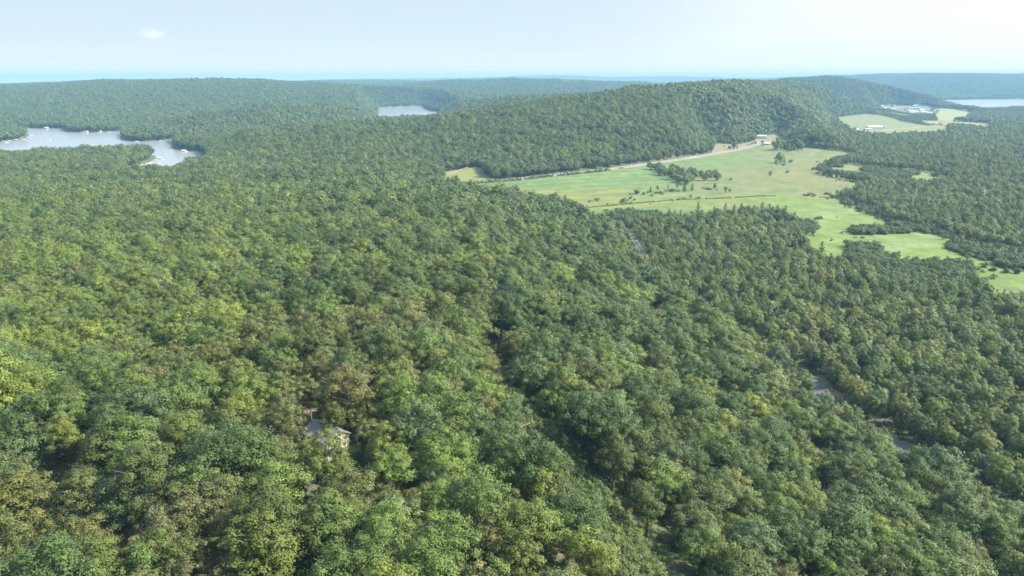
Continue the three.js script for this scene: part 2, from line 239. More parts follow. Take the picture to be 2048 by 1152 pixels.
{
  // meadow: grass of several kinds where the photograph shows them; the texture lies on the ground in metres
  const M = MEADOW, W = M.x1 - M.x0, D = M.z1 - M.z0;
  const spot = (u, v, a, b) => { const p = P(u, v); return [p[0], p[1], a, b]; };
  const brown = [[1600, 335, 60, 70], [1580, 352, 90, 60], [1555, 365, 110, 55], [1520, 380, 80, 25], [1480, 370, 70, 30], [1625, 300, 35, 80], [1500, 388, 60, 14], [1595, 312, 40, 60], [1640, 385, 50, 40], [1610, 372, 60, 40]].map((s) => spot(...s));
  const yellow = [[1160, 388, 60, 30], [1240, 405, 90, 22], [1180, 408, 70, 20], [1330, 405, 90, 18], [1620, 355, 40, 70], [1850, 480, 60, 20], [1780, 505, 60, 25], [1700, 440, 60, 30], [1650, 345, 30, 60], [1560, 395, 60, 16], [1590, 405, 50, 16]].map((s) => spot(...s));
  const lime = [[1780, 490, 90, 35], [1860, 495, 60, 30], [1660, 470, 40, 30], [1650, 430, 60, 40], [1900, 515, 50, 15], [2030, 560, 80, 20], [1600, 395, 60, 30]].map((s) => spot(...s));
  const pale = [[1770, 468, 50, 18], [1700, 430, 50, 25], [1830, 490, 40, 14], [1850, 470, 30, 20], [1665, 318, 20, 60], [1690, 415, 30, 12]].map((s) => spot(...s));
  const amount = (list, x, z) => { let m = 0; for (const [a, b, rx, rz] of list) { const dx = (x - a) / rx, dz = (z - b) / rz, q = dx * dx + dz * dz; if (q < 4) m = Math.max(m, 1 - q / 4); } return m; };
  const tex = paint(1536, (u, v) => {
    const x = M.x0 + u * W, z = M.z1 - v * D;
    const n = fbm(x / 70, z / 70, 4), f = fbm(x / 11 + 5, z / 16, 4), g = noise(x / 2.2, z / 3.1);
    const mown = smooth((-(x - 220) * 0.9 - (z + 860) * 0.35) / 200 + 0.5 + 0.2 * n);
    let c = [mix(0.150, 0.132, mown), mix(0.200, 0.205, mown), mix(0.056, 0.054, mown)];
    const rows = mown * 0.10 * Math.sin((x * 0.35 + z) / 5.2 + 2.5 * noise(x / 60, z / 60));
    const blend = (k, t) => { for (let q = 0; q < 3; q++) c[q] = mix(c[q], k[q], t); };
    blend([0.20, 0.215, 0.05], smooth(amount(yellow, x, z) * 1.5 + 0.8 * f + 0.5 * n - 0.35) * 0.75);
    blend([0.145, 0.225, 0.038], smooth(amount(lime, x, z) * 1.6 + 0.8 * f - 0.3) * 0.8);
    blend([0.182, 0.186, 0.074], smooth(amount(brown, x, z) * 1.3 + 1.5 * f + 0.9 * n - 0.42) * 0.8);
    blend([0.20, 0.255, 0.12], smooth(amount(pale, x, z) * 1.2 + 1.5 * f - 0.55) * 0.55);
    const k = 0.86 * (1 + 0.28 * f + 0.14 * g + rows + 0.10 * n);
    return [c[0] * k, c[1] * k, c[2] * k];
  });
  const g = drape(M.p, 0.30, 22, 1), uv = g.attributes.uv, a = g.attributes.position;
  for (let k = 0; k < uv.count; k++) uv.setXY(k, (a.getX(k) - M.x0) / W, (M.z1 - a.getZ(k)) / D);
  tag(mesh('meadow', g, new THREE.MeshStandardMaterial({ map: tex, roughness: 0.95 })), 'long green and tan meadow on the valley floor', null, null, 'structure');
}
function field(name, p, c0, c1, label, scale = 40, lift = 0.4) {
  const tex = paint(256, (u, v) => { const t = clamp(0.5 + 0.9 * fbm(u * 16, v * 16, 5) + 0.25 * Math.sin(v * 6.283 * 12)), k = 1 + 0.25 * noise(u * 90, v * 90); return [0, 1, 2].map((q) => mix(c0[q], c1[q], t) * k); });
  return tag(mesh(name, drape(p, lift, 14, scale), new THREE.MeshStandardMaterial({ map: tex, roughness: 0.95 })), label, null, null, 'structure');
}
field('lawn', clearings.lawn.p, [0.15, 0.19, 0.045], [0.20, 0.20, 0.06], 'sunlit lawn in front of the steep gabled house', 60);
field('grass_bank', clearings.bank.p, [0.235, 0.19, 0.11], [0.20, 0.20, 0.085], 'tan grass bank above the valley road', 50);
field('yard', clearings.yard.p, [0.17, 0.19, 0.07], [0.26, 0.22, 0.12], 'yard of grass and gravel round the white house at the road end', 30);
field('farm_field', clearings.farm_field.p, [0.17, 0.20, 0.075], [0.20, 0.20, 0.09], 'grey green farm field behind the long white barn', 120);
field('hay_field', clearings.hay_field.p, [0.26, 0.27, 0.12], [0.22, 0.21, 0.10], 'pale hay field right of the farm track', 120);
field('village_ground', clearings.town.p, [0.20, 0.19, 0.15], [0.11, 0.15, 0.06], 'gravel lots and grass between the village buildings', 90);
field('village_field', clearings.town_field.p, [0.24, 0.27, 0.10], [0.27, 0.26, 0.12], 'pale green field right of the village', 120);
field('marsh', poly([[1632, 343], [1660, 333], [1700, 327], [1760, 333], [1860, 341], [1905, 358], [1880, 378], [1800, 376], [1742, 368], [1665, 355]]).p, [0.14, 0.18, 0.06], [0.19, 0.205, 0.075], 'yellow green marsh grass between the scrub patches', 100, 0.15);
field('landing', clearings.landing.p, [0.24, 0.24, 0.12], [0.33, 0.27, 0.2], 'small grass and sand landing beside the docks', 20, 0.3);
field('bare_soil', clearings.bare.p, [0.35, 0.22, 0.12], [0.30, 0.2, 0.12], 'patch of bare orange soil between the trees on the slope', 20, 0.3);
field('cleared_bank', clearings.track.p, [0.24, 0.18, 0.13], [0.18, 0.19, 0.09], 'strip of bare bank in front of the village', 60, 0.3);
function patch(name, pts, d, c0, c1, label) {                                     // a clearing on a far slope
  const p = pts.map(([u, v]) => atSlope(u, v, d)); const h = hull(p); clearings[numbered('patch')] = h; field(name, p, c0, c1, label, 90, 0.6);
}
function atSlope(u, v, from) { const [x, y, z] = ray(u, v); let t = from / -z; for (let k = 0; k < 400; k++) { if (EYE + y * t < ground(x * t, z * t)) break; t += 10; } return [x * t, z * t]; }
patch('hillside_clearing', [[90, 191], [105, 189.6], [126, 190], [127, 192], [108, 192.6]], 2100, [0.55, 0.52, 0.48], [0.4, 0.4, 0.34], 'pale cleared strip on the dark hill behind the lake');
patch('hillside_clearing', [[343, 217], [352, 215.5], [368, 217.5], [377, 221], [362, 222]], 2100, [0.26, 0.22, 0.13], [0.20, 0.2, 0.1], 'tan clearing low on the dark hill behind the lake');
patch('hillside_clearing', [[880, 198], [884, 195.5], [897, 196], [898, 200], [886, 202.5]], 3300, [0.36, 0.36, 0.26], [0.5, 0.5, 0.45], 'small pale clearing on the hill right of the middle lake');
patch('hillside_clearing', [[905, 169], [935, 167.6], [930, 171.5], [900, 173.5], [890, 172]], 5200, [0.32, 0.33, 0.17], [0.26, 0.3, 0.14], 'pale farm fields far off on the ridge behind the middle lake');

const waterMat = new THREE.MeshPhysicalMaterial({ color: new THREE.Color(0.30, 0.32, 0.335), roughness: 0.20, ior: 1.33 });  // sky glare is put into this pale base colour; the water itself is darker
{
  const size = 256, d = new Uint8Array(size * size * 4); const w = (u, v, k) => fbm(u * k, v * k, 4);
  for (let j = 0; j < size; j++) for (let i = 0; i < size; i++) { const u = i / size, v = j / size, a = smooth(u), b = smooth(v); const n = mix(mix(w(u, v, 20), w(u - 1, v, 20), a), mix(w(u, v - 1, 20), w(u - 1, v - 1, 20), a), b); d.fill(Math.round(clamp(0.5 + 0.6 * n) * 255), 4 * (j * size + i), 4 * (j * size + i) + 4); }
  const t = new THREE.DataTexture(d, size, size); t.wrapS = t.wrapT = THREE.RepeatWrapping; t.magFilter = t.minFilter = THREE.LinearFilter; t.needsUpdate = true;
  waterMat.bumpMap = t; waterMat.bumpScale = 0.08;
}
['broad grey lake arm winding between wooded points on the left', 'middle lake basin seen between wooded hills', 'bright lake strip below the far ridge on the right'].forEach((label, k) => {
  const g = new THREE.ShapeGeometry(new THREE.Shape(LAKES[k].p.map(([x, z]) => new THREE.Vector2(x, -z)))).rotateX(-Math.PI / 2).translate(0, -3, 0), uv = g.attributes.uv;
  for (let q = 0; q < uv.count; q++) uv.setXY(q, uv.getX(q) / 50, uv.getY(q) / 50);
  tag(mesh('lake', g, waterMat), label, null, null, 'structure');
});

const asphalt = new THREE.MeshStandardMaterial({ roughness: 0.9, color: new THREE.Color(0.20, 0.195, 0.19) }), gravel = mat(0.34, 0.28, 0.21, 0.95), line = mat(0.7, 0.7, 0.68), yellowLine = mat(0.6, 0.42, 0.08), darkAsphalt = mat(0.10, 0.10, 0.105, 0.85);
tag(mesh('road_verge', ribbon(mainRoad, 17, 0.45), gravel), 'gravel verge along the valley road', null, null, 'structure');
tag(mesh('road', ribbon(mainRoad, 9, 0.5), asphalt), 'pale two lane road along the foot of the hill', null, null, 'structure');
for (const s of [-3.9, 3.9]) tag(mesh('road_marking', ribbon(mainRoad, 0.16, 0.52, 12, s), line), s < 0 ? 'white edge line on the field side of the valley road' : 'white edge line on the hill side of the valley road', null, null, 'structure');
tag(mesh('road_marking', ribbon(mainRoad, 0.3, 0.52, 12), yellowLine), 'yellow centre line of the valley road', null, null, 'structure');
tag(mesh('forest_road', ribbon(sideRoad, 8, 0.15), darkAsphalt), 'dark asphalt road in the gap between the trees', null, null, 'structure');
for (const s of [-3.4, 3.4]) tag(mesh('road_marking', ribbon(sideRoad, 0.14, 0.16, 12, s), line), s < 0 ? 'white edge line on one side of the forest road' : 'white edge line on the other side of the forest road', null, null, 'structure');
tag(mesh('road_marking', ribbon(sideRoad, 0.3, 0.16, 12), yellowLine), 'yellow centre line of the forest road', null, null, 'structure');
tag(mesh('farm_track', ribbon(farmTrack, 7, 0.6), mat(0.42, 0.34, 0.24, 0.95)), 'pale dirt track from the long barn to the hay field', null, null, 'structure');
tag(mesh('driveway', ribbon(nearDrive, 4.5, 0.25, 4), mat(0.30, 0.29, 0.29, 0.95)), 'grey driveway glimpsed between the trees of the near hill', null, null, 'structure');
tag(mesh('driveway', ribbon([[890, 351.5], [905, 348.4], [925, 344.5], [942, 341.5]].map(([u, v]) => P(u, v, 0.5)), 5, 0.2), mat(0.36, 0.33, 0.30, 0.95)), 'pale driveway up to the steep gabled house', null, null, 'structure');

// ---------------------------------------------------------------- trees: shapes
class Leaves {
  constructor() { this.p = []; this.n = []; this.c = []; }
  quad(x, y, z, nx, ny, nz, size, tint, out, ox, oy, oz, r) {                      // two facets folded along the middle
    let ax = r() - 0.5, ay = r() - 0.5, az = r() - 0.5; const k = ax * nx + ay * ny + az * nz; ax -= k * nx; ay -= k * ny; az -= k * nz; const l = Math.hypot(ax, ay, az) || 1; ax /= l; ay /= l; az /= l;
    const bx = ny * az - nz * ay, by = nz * ax - nx * az, bz = nx * ay - ny * ax, s = size * 0.5, w = s * (0.6 + 0.5 * r()), f = s * 0.35;
    const A = [x + ax * s, y + ay * s, z + az * s], B = [x - ax * s, y - ay * s, z - az * s], C = [x + bx * w - nx * f, y + by * w - ny * f, z + bz * w - nz * f], D = [x - bx * w - nx * f, y - by * w - ny * f, z - bz * w - nz * f];
    for (const [q, e] of [[[A, B, C], -1], [[B, A, D], 1]]) {
      let mx = nx - e * bx * -0.4, my = ny - e * by * -0.4, mz = nz - e * bz * -0.4; mx = mix(mx, ox, out); my = mix(my, oy, out); mz = mix(mz, oz, out); const m = Math.hypot(mx, my, mz) || 1;
      const [U, V, W] = q, gx = (V[1] - U[1]) * (W[2] - U[2]) - (V[2] - U[2]) * (W[1] - U[1]), gy = (V[2] - U[2]) * (W[0] - U[0]) - (V[0] - U[0]) * (W[2] - U[2]), gz = (V[0] - U[0]) * (W[1] - U[1]) - (V[1] - U[1]) * (W[0] - U[0]);
      for (const v of gx * mx + gy * my + gz * mz < 0 ? [U, W, V] : q) { this.p.push(...v); this.n.push(mx / m, my / m, mz / m); this.c.push(...tint); }
    }
  }
  solid(g, tint) { g = g.index ? g.toNonIndexed() : g; this.p.push(...g.attributes.position.array); this.n.push(...g.attributes.normal.array); for (let k = 0; k < g.attributes.position.count; k++) this.c.push(...tint); return this; }
  build() { const g = new THREE.BufferGeometry(); g.setAttribute('position', new THREE.Float32BufferAttribute(this.p, 3)); g.setAttribute('normal', new THREE.Float32BufferAttribute(this.n, 3)); g.setAttribute('color', new THREE.Float32BufferAttribute(this.c, 3)); return g; }
}
function limb(a, b, r0, r1, n = 5) {
  const A = new THREE.Vector3(...a), B = new THREE.Vector3(...b), d = B.clone().sub(A), g = new THREE.CylinderGeometry(r1, r0, d.length(), n, 1, true);
  g.translate(0, d.length() / 2, 0).applyQuaternion(new THREE.Quaternion().setFromUnitVectors(new THREE.Vector3(0, 1, 0), d.normalize())).translate(...a); g.deleteAttribute('uv'); return g.toNonIndexed();
}
function trunkOf(r, H, spread, pine) {
  const parts = [limb([0, -1.5, 0], [0.2, H * 0.35, 0.1], 0.34, 0.26, 7), limb([0.2, H * 0.35, 0.1], [0, H * (pine ? 0.88 : 0.72), 0], 0.26, 0.06, 6)];
  if (!pine) for (let k = 0; k < 7; k++) { const a = k * 2.4 + r(), y = H * (0.28 + 0.06 * k); const m = [Math.cos(a) * spread * 0.4, y + 1.6, Math.sin(a) * spread * 0.4]; parts.push(limb([0.1, y, 0.1], m, 0.15, 0.09), limb(m, [Math.cos(a + 0.3) * spread * 0.85, y + 3.4, Math.sin(a + 0.3) * spread * 0.85], 0.09, 0.03)); }
  return mergeGeometries(parts);
}
// broad crown of rounded clumps, each clump a shell of small leaf sprays
function crownOf({ seed, H = 16, R = 4.7, base = 3.6, lobes = 26, size = 0.5, count = 3200, loose = 0.25, small = 0.34, gaps = 0, trunk }) {
  const r = rng(seed), L = new Leaves(), cy = (H + base) / 2, ry = (H - base) / 2, list = [];
  const lean = [(r() - 0.5) * 1.2, (r() - 0.5) * 1.2], squash = 0.85 + 0.3 * r();
  const boughs = Math.max(1, Math.round(lobes / 6)), spin = r() * 6.28;
  for (let b = 0; b <= boughs; b++) {                                              // the leader, then boughs round it at their own heights
    const a0 = spin + b * 6.283 / boughs + (r() - 0.5) * 0.8, out = b ? R * (0.42 + 0.26 * r()) : R * 0.12 * r(), big = R * (b ? 0.36 + 0.22 * r() : 0.48);
    const bx = Math.cos(a0) * out * squash, bz = Math.sin(a0) * out / squash, by = b ? cy + ry * (-0.28 + 0.75 * r() - 0.25 * out / R) : cy + ry * 0.42;
    const tall = big * (0.9 + 0.5 * r()) * Math.min(1.5, ry / R), n = Math.round(lobes / (boughs + 1)) + 1;
    for (let k = 0; k < n; k++) {
      const y = 1 - 1.5 * (k + 0.4) / n, a = k * 2.39996 + a0 + (r() - 0.5), q = Math.sqrt(Math.max(0, 1 - y * y)), m = 0.62 + 0.3 * r(), rad = R * small * (0.5 + 0.55 * r());
      list.push([bx + Math.cos(a) * q * big * m + lean[0] * y, by + y * tall * m, bz + Math.sin(a) * q * big * m + lean[1] * y, rad, Math.cos(a) * q + bx / R * 0.5, y + 0.15, Math.sin(a) * q + bz / R * 0.5, 0.86 + 0.28 * r()]);
    }
    if (b) list.push([bx * 0.6, Math.max(base + 1.2, by - tall * 0.9), bz * 0.6, R * small * 0.8, bx / R, -0.2, bz / R, 0.8]);
  }
  let total = 0; for (const l of list) total += l[3] * l[3];
  let done = 0;
  for (let tries = 0; done < count && tries < count * 4; tries++) {
    let pick = r() * total, i = 0; while (i < list.length - 1 && (pick -= list[i][3] ** 2) > 0) i++;
    const [lx, ly, lz, rad, dx, dy, dz, tone] = list[i];
    let x = r() * 2 - 1, y = r() * 2 - 1, z = r() * 2 - 1; let l = Math.hypot(x, y, z); if (l > 1 || l < 0.05) continue; x = x / l + dx * 0.5; y = y / l + dy * 0.4 + 0.25; z = z / l + dz * 0.5; l = Math.hypot(x, y, z); x /= l; y /= l; z /= l;
    if (gaps && noise(lx * 3 + x * 2.2 + seed, lz * 3 + z * 2.2 + y) < gaps - 1) continue;
    const lump = 1 + 0.55 * noise(lx * 1.7 + x * 1.9 + seed, lz * 1.7 + z * 1.9 + y * 2.3), s = rad * lump * (1 - loose * r() + loose * 0.6 * r()), px = lx + x * s, py = ly + y * s * 0.85, pz = lz + z * s;
    let deep = false; for (let j = 0; j < list.length && !deep; j++) if (j !== i) { const b = list[j]; deep = (px - b[0]) ** 2 + (py - b[1]) ** 2 + (pz - b[2]) ** 2 < (b[3] * 0.72) ** 2; }
    if (deep) continue;
    let nx = x + (r() - 0.5) * 1.0, ny = y + 0.2 + (r() - 0.5) * 0.9, nz = z + (r() - 0.5) * 1.0; const m = Math.hypot(nx, ny, nz); nx /= m; ny /= m; nz /= m;
    const t = tone * (0.78 + 0.44 * r()), w = (r() - 0.5) * 0.16;
    L.quad(px, py, pz, nx, ny, nz, size * (0.6 + 0.8 * r()), [t * (1 + w), t, t * (1 - w)], 0.5, x * 0.7 + dx * 0.4, y * 0.7 + dy * 0.4, z * 0.7 + dz * 0.4, r); done++;
  }
  if (trunk) { L.solid(limb([0, -1.5, 0], [0, H * 0.6, 0], 0.3, 0.1, 5), [0.9, 0.55, 1.3]); }
  return L.build();
}
// pine: whorls of drooping, up-tipped boughs that carry needle sprays
function pineOf({ seed, H = 19, R = 3.6, step = 0.85, per = 7, sprays = 9, size = 0.72, trunk, base = 2.5 }) {
  const r = rng(seed), L = new Leaves();
  for (let y = base; y < H - 0.4; y += step * (0.8 + 0.4 * r())) {
    const t = (y - base) / (H - base), reach = R * (1 - t ** 1.7) * (0.6 + 0.5 * r()) + 0.5, n = Math.max(3, Math.round(per * (1 - 0.4 * t))), turn = r() * 6.28;
    for (let k = 0; k < n; k++) {
      const a = turn + k * 6.283 / n + (r() - 0.5) * 0.5, len = reach * (0.65 + 0.5 * r()), tone = 0.8 + 0.4 * r();
      for (let s = 0; s < sprays; s++) {
        const f = (s + 0.6 + 0.5 * r()) / sprays, side = (r() - 0.5) * 0.9 * (0.35 + f), x = Math.cos(a) * len * f - Math.sin(a) * side, z = Math.sin(a) * len * f + Math.cos(a) * side, up = -0.28 * len * f + 0.42 * len * f * f + (r() - 0.5) * 0.25;
        let nx = Math.cos(a) * 0.6 + (r() - 0.5) * 1.6, ny = 0.25 + 0.7 * r(), nz = Math.sin(a) * 0.6 + (r() - 0.5) * 1.6; const m = Math.hypot(nx, ny, nz), q = tone * (0.75 + 0.5 * r());
        L.quad(x, y + up, z, nx / m, ny / m, nz / m, size * (0.7 + 0.7 * r()) * (1 - 0.35 * t), [q, q, q], 0.3, Math.cos(a) * 0.7, 0.7, Math.sin(a) * 0.7, r);
      }
    }
  }
  for (let k = 0; k < 8; k++) L.quad((r() - 0.5) * 0.4, H - 0.5 + 0.7 * r(), (r() - 0.5) * 0.4, r() - 0.5, 0.6, r() - 0.5, 0.5, [1, 1, 1], 0.2, 0, 1, 0, r);
  if (trunk) L.solid(limb([0, -1.5, 0], [0, H * 0.85, 0], 0.26, 0.04, 5), [1.3, 0.7, 1.5]);
  return L.build();
}
function shrubOf({ seed, H = 3, R = 2, size = 0.42, count = 500 }) { return crownOf({ seed, H, R, base: -0.6, lobes: 12, size, count, small: 0.42, loose: 0.35 }); }

const SHAPES = { broad: { hi: [], mid: [], far: [] }, airy: { hi: [], mid: [], far: [] }, pine: { hi: [], mid: [], far: [] } };
const CROWNS = { broad: [], airy: [], pine: [] }, TRUNKS = { broad: [], airy: [], pine: [] };
for (let k = 0; k < 9; k++) {
  const r = rng(900 + k), H = 14.5 + 3.5 * r(), R = 4.2 + 1.3 * r(), o = { seed: 11 + k * 7, H, R, base: 3 + r(), lobes: 34 + Math.floor(18 * r()), small: 0.26 + 0.08 * r(), loose: 0.5 + 0.4 * r() };
  CROWNS.broad.push(crownOf({ ...o, size: 0.31, count: 9500 })); TRUNKS.broad.push(trunkOf(r, H, R));
  SHAPES.broad.hi.push(crownOf({ ...o, size: 0.36, count: 7000, trunk: true }));
  if (k < 6) SHAPES.broad.mid.push(crownOf({ ...o, size: 0.75, count: 1500, trunk: true }));
  if (k < 5) SHAPES.broad.far.push(crownOf({ ...o, size: 1.7, count: 260, lobes: 14, small: 0.42 }));
}
for (let k = 0; k < 6; k++) {
  const r = rng(700 + k), H = 14 + 4 * r(), R = 3.6 + 1.5 * r(), o = { seed: 211 + k * 5, H, R, base: 3.2 + r(), lobes: 24 + Math.floor(10 * r()), small: 0.27 + 0.07 * r(), loose: 0.8, gaps: 0.55 };
  CROWNS.airy.push(crownOf({ ...o, size: 0.30, count: 6200 })); TRUNKS.airy.push(trunkOf(r, H, R));
  SHAPES.airy.hi.push(crownOf({ ...o, size: 0.37, count: 3800, trunk: true }));
  if (k < 4) SHAPES.airy.mid.push(crownOf({ ...o, size: 0.75, count: 900, trunk: true }));
}
SHAPES.airy.far = SHAPES.broad.far;
for (let k = 0; k < 5; k++) {
  const r = rng(500 + k), o = { seed: 411 + k * 3, H: 14 + 4 * r(), R: 3.9 + 1.2 * r() };
  CROWNS.pine.push(pineOf(o)); TRUNKS.pine.push(trunkOf(r, o.H, o.R, true));
  SHAPES.pine.hi.push(pineOf({ ...o, trunk: true }));
  if (k < 4) SHAPES.pine.mid.push(pineOf({ ...o, step: 1.2, per: 6, sprays: 5, size: 1.25, trunk: true }));
  if (k < 3) SHAPES.pine.far.push(pineOf({ ...o, step: 1.9, per: 5, sprays: 3, size: 2.2 }));
}
const OPEN = { broad: [], airy: [], pine: [] };                                     // crowns of trees that stand apart: leafy nearly to the ground
for (let k = 0; k < 5; k++) {
  const r = rng(1200 + k), o = { seed: 1301 + k * 9, H: 13 + 3 * r(), R: 5 + 1.2 * r(), base: 0.4, lobes: 30, small: 0.36 };
  OPEN.broad.push(crownOf({ ...o, size: 0.8, count: 1900, loose: 0.3 })); OPEN.airy.push(crownOf({ ...o, R: 4.2, base: 1.4, size: 0.6, count: 1700, loose: 0.7, gaps: 0.5 }));
  OPEN.pine.push(pineOf({ seed: 1500 + k, H: 14 + 3 * r(), R: 3.9, step: 0.8, per: 7, sprays: 7, size: 0.8, base: 0.5 }));
}
const GROVES = [0, 1, 2].map((k) => {                                              // five crowns together, for slopes kilometres away
  const r = rng(60 + k), parts = [];
  for (let q = 0; q < 5; q++) parts.push(crownOf({ seed: 800 + 10 * k + q, H: 14 + 5 * r(), R: 5.2, base: 0, lobes: 9, small: 0.5, size: 3.2, count: 60 }).translate(Math.cos(q * 1.257) * 6.5 + r() * 3, 0, Math.sin(q * 1.257) * 6.5 + r() * 3));
  return mergeGeometries(parts);
});
const leafMat = () => new THREE.MeshPhysicalMaterial({ vertexColors: true, roughness: 0.62, side: THREE.DoubleSide, transmission: 0.42, thickness: 0, specularIntensity: 0.35 });
const forestLeaf = leafMat(), bark = mat(0.12, 0.095, 0.07, 0.95);

// ---------------------------------------------------------------- trees: where they stand
const HUES = {                                                                     // leaf colours, linear
  lime: [0.218, 0.282, 0.056], green: [0.176, 0.234, 0.054], dark: [0.118, 0.170, 0.046], blue: [0.150, 0.206, 0.072], olive: [0.200, 0.222, 0.066], tan: [0.202, 0.206, 0.076], pale: [0.240, 0.288, 0.098], pine: [0.078, 0.120, 0.050], yellow: [0.230, 0.264, 0.054],
};
const HUE_WORDS = { lime: 'yellow green', green: 'mid green', dark: 'dark green', blue: 'blue green', olive: 'olive green', tan: 'brownish olive', pale: 'pale green', pine: 'dark green', yellow: 'golden green' };
const blobs = [                                                                    // stands of one colour that the photograph shows: u, v at height h, radius in metres, hue, share
  [130, 740, 44, 16, 'lime', 0.9], [40, 830, 50, 10, 'lime', 0.9], [500, 600, 48, 18, 'lime', 0.5], [120, 610, 46, 18, 'lime', 0.5], [30, 620, 46, 18, 'lime', 0.4], [420, 640, 48, 14, 'lime', 0.4],
  [700, 760, 56, 34, 'olive', 0.65], [900, 680, 50, 36, 'olive', 0.6], [820, 620, 46, 24, 'olive', 0.5], [350, 700, 52, 26, 'olive', 0.5], [330, 940, 60, 12, 'tan', 0.7], [370, 1030, 60, 10, 'tan', 0.7], [200, 960, 60, 12, 'tan', 0.5], [110, 950, 60, 12, 'olive', 0.6], [560, 660, 48, 22, 'olive', 0.5],
  [700, 600, 44, 26, 'dark', 0.7], [600, 620, 46, 12, 'dark', 0.7], [760, 500, 40, 26, 'dark', 0.6], [930, 560, 40, 24, 'dark', 0.5], [640, 500, 40, 16, 'dark', 0.5], [1000, 620, 40, 20, 'dark', 0.5], [1150, 1010, 40, 14, 'dark', 0.6], [1300, 950, 30, 20, 'dark', 0.55], [1250, 650, 25, 26, 'dark', 0.5],
  [1110, 800, 40, 16, 'dark', 0.6], [1060, 700, 42, 16, 'dark', 0.6], [1180, 900, 38, 16, 'dark', 0.6], [1050, 1000, 50, 12, 'olive', 0.6], [1000, 930, 52, 14, 'lime', 0.4], [900, 900, 54, 18, 'olive', 0.5], [1130, 1080, 48, 10, 'lime', 0.4],
  [1110, 560, 32, 20, 'tan', 0.5], [1190, 610, 30, 12, 'lime', 0.5], [1090, 500, 30, 20, 'dark', 0.5], [960, 460, 30, 34, 'dark', 0.5], [830, 425, 26, 30, 'dark', 0.35], [250, 365, 16, 30, 'dark', 0.6], [300, 362, 16, 24, 'dark', 0.6], [1840, 1080, 20, 6, 'yellow', 0.8], [1780, 1065, 20, 5, 'lime', 0.9], [1200, 750, 32, 12, 'tan', 0.5],
  [1700, 640, 16, 30, 'pale', 0.6], [1600, 620, 16, 30, 'pale', 0.6], [1850, 600, 16, 30, 'pale', 0.5], [1900, 380, 14, 60, 'pale', 0.5], [1950, 440, 14, 40, 'pale', 0.5], [1400, 480, 16, 24, 'pale', 0.5], [560, 330, 30, 60, 'dark', 0.4], [1150, 290, 50, 80, 'dark', 0.3], [1080, 345, 16, 16, 'dark', 0.7],
].map(([u, v, h, r, hue, k]) => [...P(u, v, h), r, hue, k]);
const ROOMS = Object.values(clearings);
function kindAt(x, z, r, y) {
  const d = -z, side = roadFoot(d) - x;
  let w, mixIn = 'olive';
  const patchy = fbm(x / 55 + 9, z / 55, 3), wide = fbm(x / 160, z / 160 + 5, 3);
  if (d < 880 && side > 8) {                                                       // the near hill
    const slope = 1 - smooth((side - 60) / 130);
    w = { lime: 0.20 + 0.35 * patchy, green: 0.40, dark: 0.10 + 0.34 * slope - 0.2 * wide, olive: 0.21 - 0.08 * slope - 0.4 * patchy, tan: 0.045 - 0.01 * slope, blue: 0.06 + 0.16 * slope, pale: 0.05 };
    w.lime *= 1 - 0.75 * slope;
  } else if (d < 900) w = { pale: 0.40 + 0.5 * patchy, green: 0.26, blue: 0.18, pine: 0.10 + 0.2 * wide, dark: 0.08, olive: 0.07, lime: 0.05 };
  else if (d < 1200 && x < -120) w = { green: 0.5, dark: 0.22, blue: 0.12, olive: 0.1, lime: 0.12 + 0.2 * patchy };
  else if (y < 7 && x > 420 && d < 2700 && d < x * 3.4 + 900) w = { pale: 0.36 + 0.4 * patchy, green: 0.3, blue: 0.24, dark: 0.10 - 0.2 * wide, pine: 0.05, olive: 0.04 };
  else w = { green: 0.50 + 0.3 * patchy, dark: 0.30 - 0.2 * wide, blue: 0.16, pine: 0.04 + 0.15 * wide, olive: 0.04 };
  for (const [bx, bz, br, hue, k] of blobs) { const q = Math.hypot(x - bx, z - bz) / br; if (q < 1.15 && r() < k * clamp(2.3 - 2 * q)) return hue; }
  let sum = 0; for (const k in w) sum += Math.max(0, w[k]);
  let pick = r() * sum; for (const k in w) { pick -= Math.max(0, w[k]); if (pick <= 0) return k; }
  return 'green';
}
const thickets = [                                                                 // low willow scrub
  poly([[1696, 464], [1712, 458], [1745, 457], [1780, 461], [1800, 459], [1820, 464], [1820, 469], [1795, 469], [1760, 471], [1710, 472]]),
  poly([[1690, 494], [1726, 491], [1758, 497], [1772, 515], [1811, 527], [1898, 528], [1946, 532], [1955, 548, T], [1900, 550, T], [1850, 549, T], [1790, 543, T], [1740, 524, T]]),
  poly([[1585, 440], [1626, 449], [1636, 461], [1603, 473], [1575, 466]]),
  poly([[1894, 500], [1905, 490], [1960, 494], [2060, 505], [2080, 545], [2000, 538], [1990, 522], [1936, 515]]),
  poly([[1632, 343], [1660, 334], [1700, 330], [1760, 338], [1860, 345], [1900, 360], [1870, 375], [1800, 374], [1742, 366], [1665, 353]]),
  poly([[1231, 424], [1274, 427], [1312, 427], [1316, 445], [1260, 450], [1225, 440]]),
  poly([[1680, 398], [1745, 420], [1790, 448], [1850, 460], [1910, 478], [1960, 492], [1900, 486], [1840, 468], [1770, 452], [1700, 414], [1665, 399]]),
];
